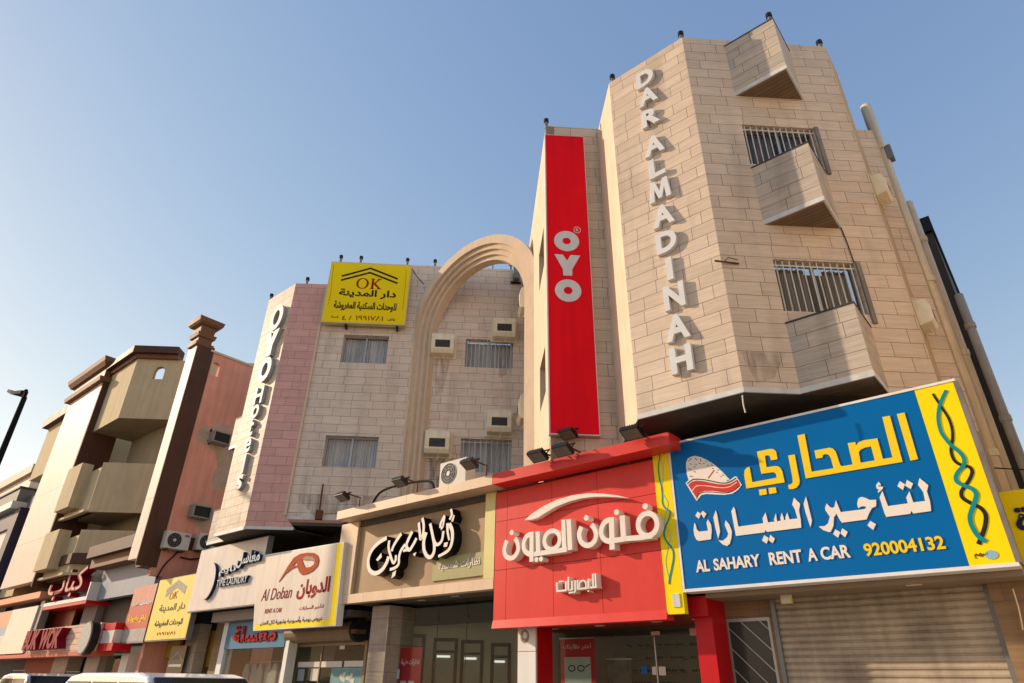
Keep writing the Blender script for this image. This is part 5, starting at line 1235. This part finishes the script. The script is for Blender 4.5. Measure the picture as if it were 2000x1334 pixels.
NT = [((583, 1293), (623, 1303), 'long grey notice at the left of the rental office glass', PAPER), ((625, 1292), (667, 1303), 'long pinkish notice in the middle of the rental office glass', PAPER), ((673, 1291), (710, 1302), 'long pinkish notice at the right of the rental office glass', PAPER), ((583, 1307), (592, 1330), 'narrow blue-grey slip on the rental office glass', mat('slip_blue', (.25, .29, .33), .7)), ((608, 1306), (619, 1330), 'narrow cream slip on the rental office glass', PAPER), ((664, 1261), (673, 1268), 'tiny white square sticker at the top of the rental office door', PAPER)]
for p0, p1, lab, mm in NT:
    F = Frame((0, 1.085), 0); a, b = F.px(p0), F.px(p1); tag(MB().box(F, a[0], b[0], 0, .006, b[1], a[1]).build('notice', mm), lab, 'notice')
F = Frame((0, 1.08), 0); a, b = F.px((648, 1304)), F.px((710, 1345))
pp = thing('poster', 'teal and white picture poster on the rental office glass', 'poster', F.pt(a[0], 0, b[1]))
MB().box(F, a[0], b[0], 0, .006, b[1]-.4, a[1]).build('panel', mat('poster_teal', (.16, .30, .31), .6, .3, 4), pp)
m = MB(); random.seed(3)
for i in range(14): m.disc(F, (a[0]+(b[0]-a[0])*(.3+.45*random.random()), b[1]+.05+.28*random.random()), .05+.04*random.random(), .06, -.004-.0006*i, 0, 12)
m.build('picture', mat('poster_white', (.55, .56, .48), .7), pp)
# laundry shop
lsh = thing('shopfront', 'laundry shop window with hung shirts under a small blue sign', 'shopfront', (-21.5, 1, 0))
F8 = Frame((0, .8), 0)
x0, x1 = F8.px((437, 1300))[0], F8.px((556, 1300))[0]; zt = F8.px((500, 1262))[1]
MB().box(F8, x0, x1, 0, .02, 0, zt).build('glass', GLASS_S, lsh)
MB().box(F8, x0-.32, x0, -.1, .2, 0, 3.5).build('post', WHITE, lsh); MB().box(F8, x1, x1+.2, -.1, .2, 0, 3.3).build('post', WHITE, lsh)
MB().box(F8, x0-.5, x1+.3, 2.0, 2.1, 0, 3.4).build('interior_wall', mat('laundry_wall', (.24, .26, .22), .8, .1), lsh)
MB().box(F8, x0-.6, x1+.5, -.45, .3, 3.35, 3.66).build('lintel', mat('lintel_grey', (.30, .26, .22), .8, .15), lsh)
MB().tube([F8.pt(x0+.6, .5, zt-.42), F8.pt(x1-.3, .5, zt-.42)], .012, 6).build('rail', ALU, lsh)
for i in range(6):
    x = x0+.55+i*.42; g = MB(); V = []
    g.prism(Frame((0, 1.3+.05*(i % 2)), 0), [(x-.2, zt-1.7), (x+.18, zt-1.7), (x+.19, zt-.75), (x+.07, zt-.47), (x-.07, zt-.47), (x-.2, zt-.72)], 0, .12)
    tag(g.build('shirt', mat('shirt_cloth', (.36, .36, .35), .9, .3, 1.3) if i == 0 else bpy.data.materials['shirt_cloth'], bevel=.03), 'pale grey shirt hanging on the rail in the laundry window', 'shirt', 'shirts hung in the laundry window')
lbs = thing('shop_sign', 'small blue sign with red Arabic letters over the laundry window', 'sign', (-21, .6, 2.6)); PARENT[0] = lbs
a, b = F8.px((447, 1236), -.12), F8.px((566, 1258), -.12); zb = F8.px((445, 1268), -.12)[1]
MB().box(F8, x0-.0, x1-.02, -.12, -.01, zb, 3.34).build('panel', mat('sign_skyblue', (.02, .17, .30), .4, .08), lbs)
MB().text(F8, ar('مغسلة'), x0+.5, zb+.18, (x1-x0)*.72, .5, -.121, -.16, .03).build('lettering', REDT, lbs)
# yellow shop further left
ysh = thing('shopfront', 'dim shop with yellow boards below the lower yellow sign', 'shopfront', (-26, 1, 0))
x0, x1 = F8.px((262, 1300))[0], F8.px((432, 1300))[0]
MB().box(F8, x0, x1, .9, 1.0, 0, 3.3).build('interior_wall', mat('brown_wall', (.12, .065, .035), .8), ysh)
zt, zb = F8.px((300, 1255))[1], F8.px((300, 1285))[1]
MB().box(F8, x0+.2, F8.px((330, 1280))[0], .3, .35, zb, 3.2).build('board', mat('board_ochre', (.42, .25, .02), .6, .1), ysh)
MB().box(F8, F8.px((375, 1260))[0], F8.px((408, 1260))[0], .4, .45, zb-.3, 3.2).build('board', mat('board_amber', (.38, .21, .02), .6, .1), ysh)
MB().box(F8, F8.px((357, 1300))[0], F8.px((380, 1300))[0], -.1, .3, 0, 3.4).build('pillar', STONE_C, ysh)
MB().box(F8, F8.px((402, 1300))[0], F8.px((418, 1300))[0], .1, .3, 0, 3.4).build('pillar', STONE_B, ysh)
bbn = thing('poster', 'narrow black banner with pale print beside the yellow shop', 'poster', (-25, .6, 1.5))
F5 = Frame((0, .55), 0); a, b = F5.px((336, 1262)), F5.px((354, 1311))
MB().box(F5, a[0], b[0], 0, .02, b[1]-.1, a[1]).build('panel', BLACK, bbn)
m = MB().ribbon(F5, [(a[0]+.12, b[1]+.35), ((a[0]+b[0])/2, b[1]+.6), (b[0]-.12, b[1]+.35)], .05, -.001, -.005).box(F5, a[0]+.1, b[0]-.1, -.005, -.001, b[1]+.14, b[1]+.22); m.build('print', mat('print_pale', (.35, .38, .30), .6), bbn)
# restaurant ground floor
rg = thing('shopfront', 'ground floor with stone posts and dim glass below the round grey emblem', 'shopfront', (-36, 1, 0))
F10 = Frame((0, .6), 0)
x0 = F10.px((20, 1300))[0]; x1 = F10.px((255, 1300))[0]
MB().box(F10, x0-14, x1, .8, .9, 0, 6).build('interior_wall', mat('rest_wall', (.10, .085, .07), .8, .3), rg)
for p0, p1, mm in (((53, 1300), (107, 1300), mat('terracotta', (.30, .09, .045), .8, .15)), ((107, 1300), (135, 1300), STONE_C), ((170, 1300), (196, 1300), STONE_C), ((238, 1300), (252, 1300), WHITE)):
    MB().box(F10, F10.px(p0)[0], F10.px(p1)[0], -.1, .5, 0, kz0-.1).build('pillar', mm, rg)
MB().box(F10, F10.px((196, 1300))[0]+.01, F10.px((238, 1300))[0]-.01, .2, .22, 0, kz0).build('glass', GLASS_S, rg)
q0, q1 = F10.px((180, 1170))[0], F10.px((205, 1170))[0]
MB().box(F10, q0, q1, -.2, .4, kz1, uz0+.1).build('pillar', mat('grey_post', (.20, .18, .16), .7, .1), rg)
MB().box(F10, q1+.02, x1+1.8, .1, .3, kz1+.1, uz0+.1).build('panel', mat('umber_panel', (.055, .045, .04), .6, .2), rg)
MB().box(F10, ux1+.02, x1+1.4, -.5, -.2, uz0+.02, uz0+1.5).build('visor', mat('blue_grey', (.26, .29, .34), .5, .1), rg)
MB().box(F10, F10.px((72, 1200))[0], F10.px((150, 1200))[0], -.1, .0, kz1+.1, uz0-.15).build('red_panel', mat('panel_maroon', (.17, .014, .01), .35, .15), rg)
MB().box(S0, -62, ux0-.2, .3, 2, uz0, uz0+.25).build('soffit', SOFFIT, rg)

# ------------------------------------------------------------------ roller shutter under the blue sign
F12 = Frame((0, 1.1), 0)
sh = thing('roller_shutter', 'closed brown metal roller shutter below the blue and yellow sign', 'shutter', (-2.5, 1.1, 0))
x0, x1 = F12.px((1527, 1250))[0], F12.px((1937, 1200))[0]
SHM = mat('shutter_metal', (.44, .36, .27), .5, .3, 1.6, metallic=.15, streak=.3)
V, Fc = [], []; k = 0; z = 0.0; P = []
while z < 3.0:
    j = random.uniform(-.004, .004); P += [(0, z), (-.022+j, z+.018), (-.028+j, z+.045), (-.022+j, z+.075), (0, z+.092), (.004, z+.1)]; z += .105
for y, zz in P: V += [F12.pt(x0, y, zz), F12.pt(x1, y, zz)]
MB().add(V, [(2*i, 2*i+1, 2*i+3, 2*i+2) for i in range(len(P)-1)]).build('slats', SHM, sh)
MB().box(F12, x0-.07, x0, -.08, .06, 0, 3.05).build('guide_rail', GREYM, sh); MB().box(F12, x1, x1+.07, -.08, .06, 0, 3.05).build('guide_rail', GREYM, sh)
MB().box(S0, xr1+.02, BX1, .31, 1.6, 3.0, 3.1).build('soffit', mat('soffit_tan', (.26, .20, .14), .6, .12, 1.5), hotel)
for p in ((1520, 1171), (1785, 1142)):
    a = onZ(p, 3.0); MB().box(S0, a.x-.1, a.x+.1, a.y-.04, a.y+.04, 2.992, 3.003).build('downlight', LAMPW, hotel)
q = onZ((1530, 1168), 2.95); ld = thing('floodlight', 'small square floodlight with a yellow rim under the blue sign', 'floodlight', (q.x, .5, 2.8))
a, b = Frame((0, .6), 0).px((1522, 1158)), Frame((0, .6), 0).px((1547, 1178))
MB().box(Frame((0, .6), 0), a[0], b[0], 0, .07, b[1], a[1]).build('housing', PALE_Y, ld, bevel=.008); MB().box(Frame((0, .6), 0), a[0]+.02, b[0]-.02, -.004, .0, b[1]+.02, a[1]-.02).build('lens', PAPER, ld)
# stone surround and glazed stair door with diagonal bars
sd = thing('stair_door', 'narrow glazed door with diagonal bars in a brown stone surround left of the shutter', 'door', (-4.8, 1.1, 0))
d0, d1 = F12.px((1432, 1300))[0], F12.px((1512, 1300))[0]; zt = F12.px((1470, 1213))[1]
MB().box(F12, xr1+.004, x0-.08, -.02, .3, zt+.06, 3.02).box(F12, d1+.06, x0-.075, -.03, .3, 0, zt+.056).box(F12, xr1+.004, d0-.04, -.025, .3, 0, zt+.058).build('surround', STONE_B, sd)
m = MB().box(F12, d0-.04, d0, .02, .08, 0, zt).box(F12, d1, d1+.06, .02, .08, 0, zt).box(F12, d0-.04, d1+.06, .02, .08, zt, zt+.056)
m.build('frame', ALU, sd)
MB().box(F12, d0, d1, .05, .06, 0, zt).build('pane', mat('door_glass', (.05, .05, .045), .15, .2), sd)
m = MB(); w = d1-d0
for k in range(-1, 7):
    z = zt-.05-k*.33; pts = []
    za, zb = z+.28, z-.42
    x_a, x_b = d0, d1
    if za > zt: x_a = d0+(za-zt)/(za-zb)*w; za = zt-.002
    if x_a < d1-.02: m.ribbon(F12, [(x_a, za), (x_b, zb)], .016, .04, .03)
m.build('bar', ALU, sd)
rs2 = thing('column', 'stone-clad pier with a hanging wire right of the roller shutter', 'column', (x1+.4, 1.2, 0))
MB().box(F12, x1+.075, x1+.75, -.25, .4, 0, 3.0).build('shaft', STONE_B, rs2)
cable('pale wire hanging down the stone pier right of the shutter', wp(F12, [(1978, 1150), (1990, 1190), (1998, 1230)], -.3), .01, PIPE)

# ------------------------------------------------------------------ parked cars
def car(name, label, X, Y, L, H, W, paint, rack=False):
    t = thing(name, label, 'car', (X, Y, 0), 'cars parked along the kerb')
    h = L/2
    lower = [(-h, .45), (-h+.05, .85), (-h+.12, 1.02), (h-1.35, 1.06), (h-.35, .98), (h-.05, .80), (h, .45), (h-.1, .28), (-h+.1, .28)]
    upper = [(-h+.10, 1.02), (-h+.22, H-.17), (-h+.42, H-.05), (-h+.9, H), (h-2.6, H), (h-2.25, H-.05), (h-1.35, 1.06)]
    def slab(prof, w0, w1):
        R = []
        for s, w in ((-1, w1), (-.9, w0), (.9, w0), (1, w1)):
            R.append([Vector((X+x, Y+s*W/2*(1 if abs(s) == 1 else 1) * (1 if abs(s) == 1 else .98), z if abs(s) < 1 else z-(0.03 if z > 1 else 0))) for x, z in prof])
        return R
    m = MB(); n = len(lower)
    m.loft([[Vector((X+x, Y+s, z)) for x, z in lower] for s in (-W/2, W/2)]); m.build('body', paint, t, bevel=.06, seg=3)
    m = MB(); m.loft([[Vector((X+(x if z > 1.2 else x), Y+s*(.5 if z < 1.2 else .43), z)) for x, z in upper] for s in (-W, W)]); m.build('cabin', paint, t, bevel=.05, seg=3)
    for sgn in (-1, 1):
        for x0, x1 in ((-h+.42, -h+1.45), (-h+1.53, -h+2.5), (-h+2.58, h-1.75)):
            z0, z1 = 1.12, H-.13
            y0 = Y+sgn*(W*.43+(W*.07)*(1-(z0-1.04)/(H-1.04))*1.0+.012); y1 = Y+sgn*(W*.43+.012+.012)
            V = [Vector((X+x0, y0, z0)), Vector((X+x1+(.3 if x1 > h-1.9 else 0), y0, z0)), Vector((X+x1-(.25 if x1 > h-1.9 else 0), y1, z1)), Vector((X+x0+.03, y1, z1))]
            V2 = [v+Vector((0, -sgn*.02, 0)) for v in V]
            MB().add(V+V2, [(0, 1, 2, 3), (7, 6, 5, 4), (0, 4, 5, 1), (1, 5, 6, 2), (2, 6, 7, 3), (3, 7, 4, 0)]).build('side_window', CARG, t)
    MB().box(Frame((X, Y), 0), h-1.62, h-1.58, -W*.40, W*.40, 1.12, H-.2).build('windscreen', CARG, t) if False else None
    ws_ = [Vector((X+h-1.40, Y+s*W*.42, 1.10)) for s in (-1, 1)] + [Vector((X+h-2.2, Y+s*W*.39, H-.08)) for s in (1, -1)]
    MB().add(ws_+[v+Vector((.03, 0, .02)) for v in ws_], [(3, 2, 1, 0), (4, 5, 6, 7), (0, 1, 5, 4), (1, 2, 6, 5), (2, 3, 7, 6), (3, 0, 4, 7)]).build('windscreen', CARG, t)
    for wx in (-h+.85, h-.95):
        for sgn in (-1, 1):
            y = Y+sgn*(W/2-.09)
            w_ = MB().tube([(X+wx, y-.11, .34), (X+wx, y+.11, .34)], .34, 24).build('wheel', RUBBER, t, bevel=.02)
            MB().tube([(X+wx, y-.115, .34), (X+wx, y+.115, .34)], .21, 20).build('rim', ALU, w_)
    for sgn in (-1, 1):
        MB().box(Frame((X+h, Y+sgn*W*.36), 0), -.08, .01, -.17, .17, .70, .84).build('headlight', CARLAMP, t)
        MB().box(Frame((X-h, Y+sgn*W*.40), 0), -.012, .06, -.08, .08, .75, 1.0).build('tail_light', RED_D, t)
        MB().box(Frame((X+h-1.75, Y+sgn*(W/2+.08)), 0), -.09, .09, -.09, .09, 1.08, 1.24).build('mirror', paint, t, bevel=.03)
    if rack:
        for sgn in (-1, 1): MB().tube([(X-h+.6, Y+sgn*W*.37, H+.005), (X-h+.7, Y+sgn*W*.37, H+.06), (X+h-2.9, Y+sgn*W*.37, H+.06), (X+h-2.75, Y+sgn*W*.37, H)], .02, 6).build('roof_rail', RUBBER, t)
    return t
CARG = mat('car_glass', (.012, .014, .016), .05, .05); CARLAMP = mat('car_lamp', (.6, .6, .58), .1)
CAR_W = mat('car_white', (.66, .66, .66), .25, .03, coat=.6); CAR_S = mat('car_silver', (.50, .51, .53), .28, .03, metallic=.3, coat=.6)
FY = Frame((0, -6.3), 0); a, b = FY.px((142, 1322)), FY.px((432, 1330))
car('parked_car', 'plain white car roof in the foreground, right of the other parked car', (a[0]+b[0])/2, -5.6, b[0]-a[0]+.5, 1.70, 1.85, CAR_W)
FY = Frame((0, -4.2), 0); b2 = FY.px((150, 1318))
car('parked_car', 'silver white car with dark roof rails at the bottom left edge', b2[0]-2.2, -3.9, 4.7, 1.72, 1.85, CAR_S, True)
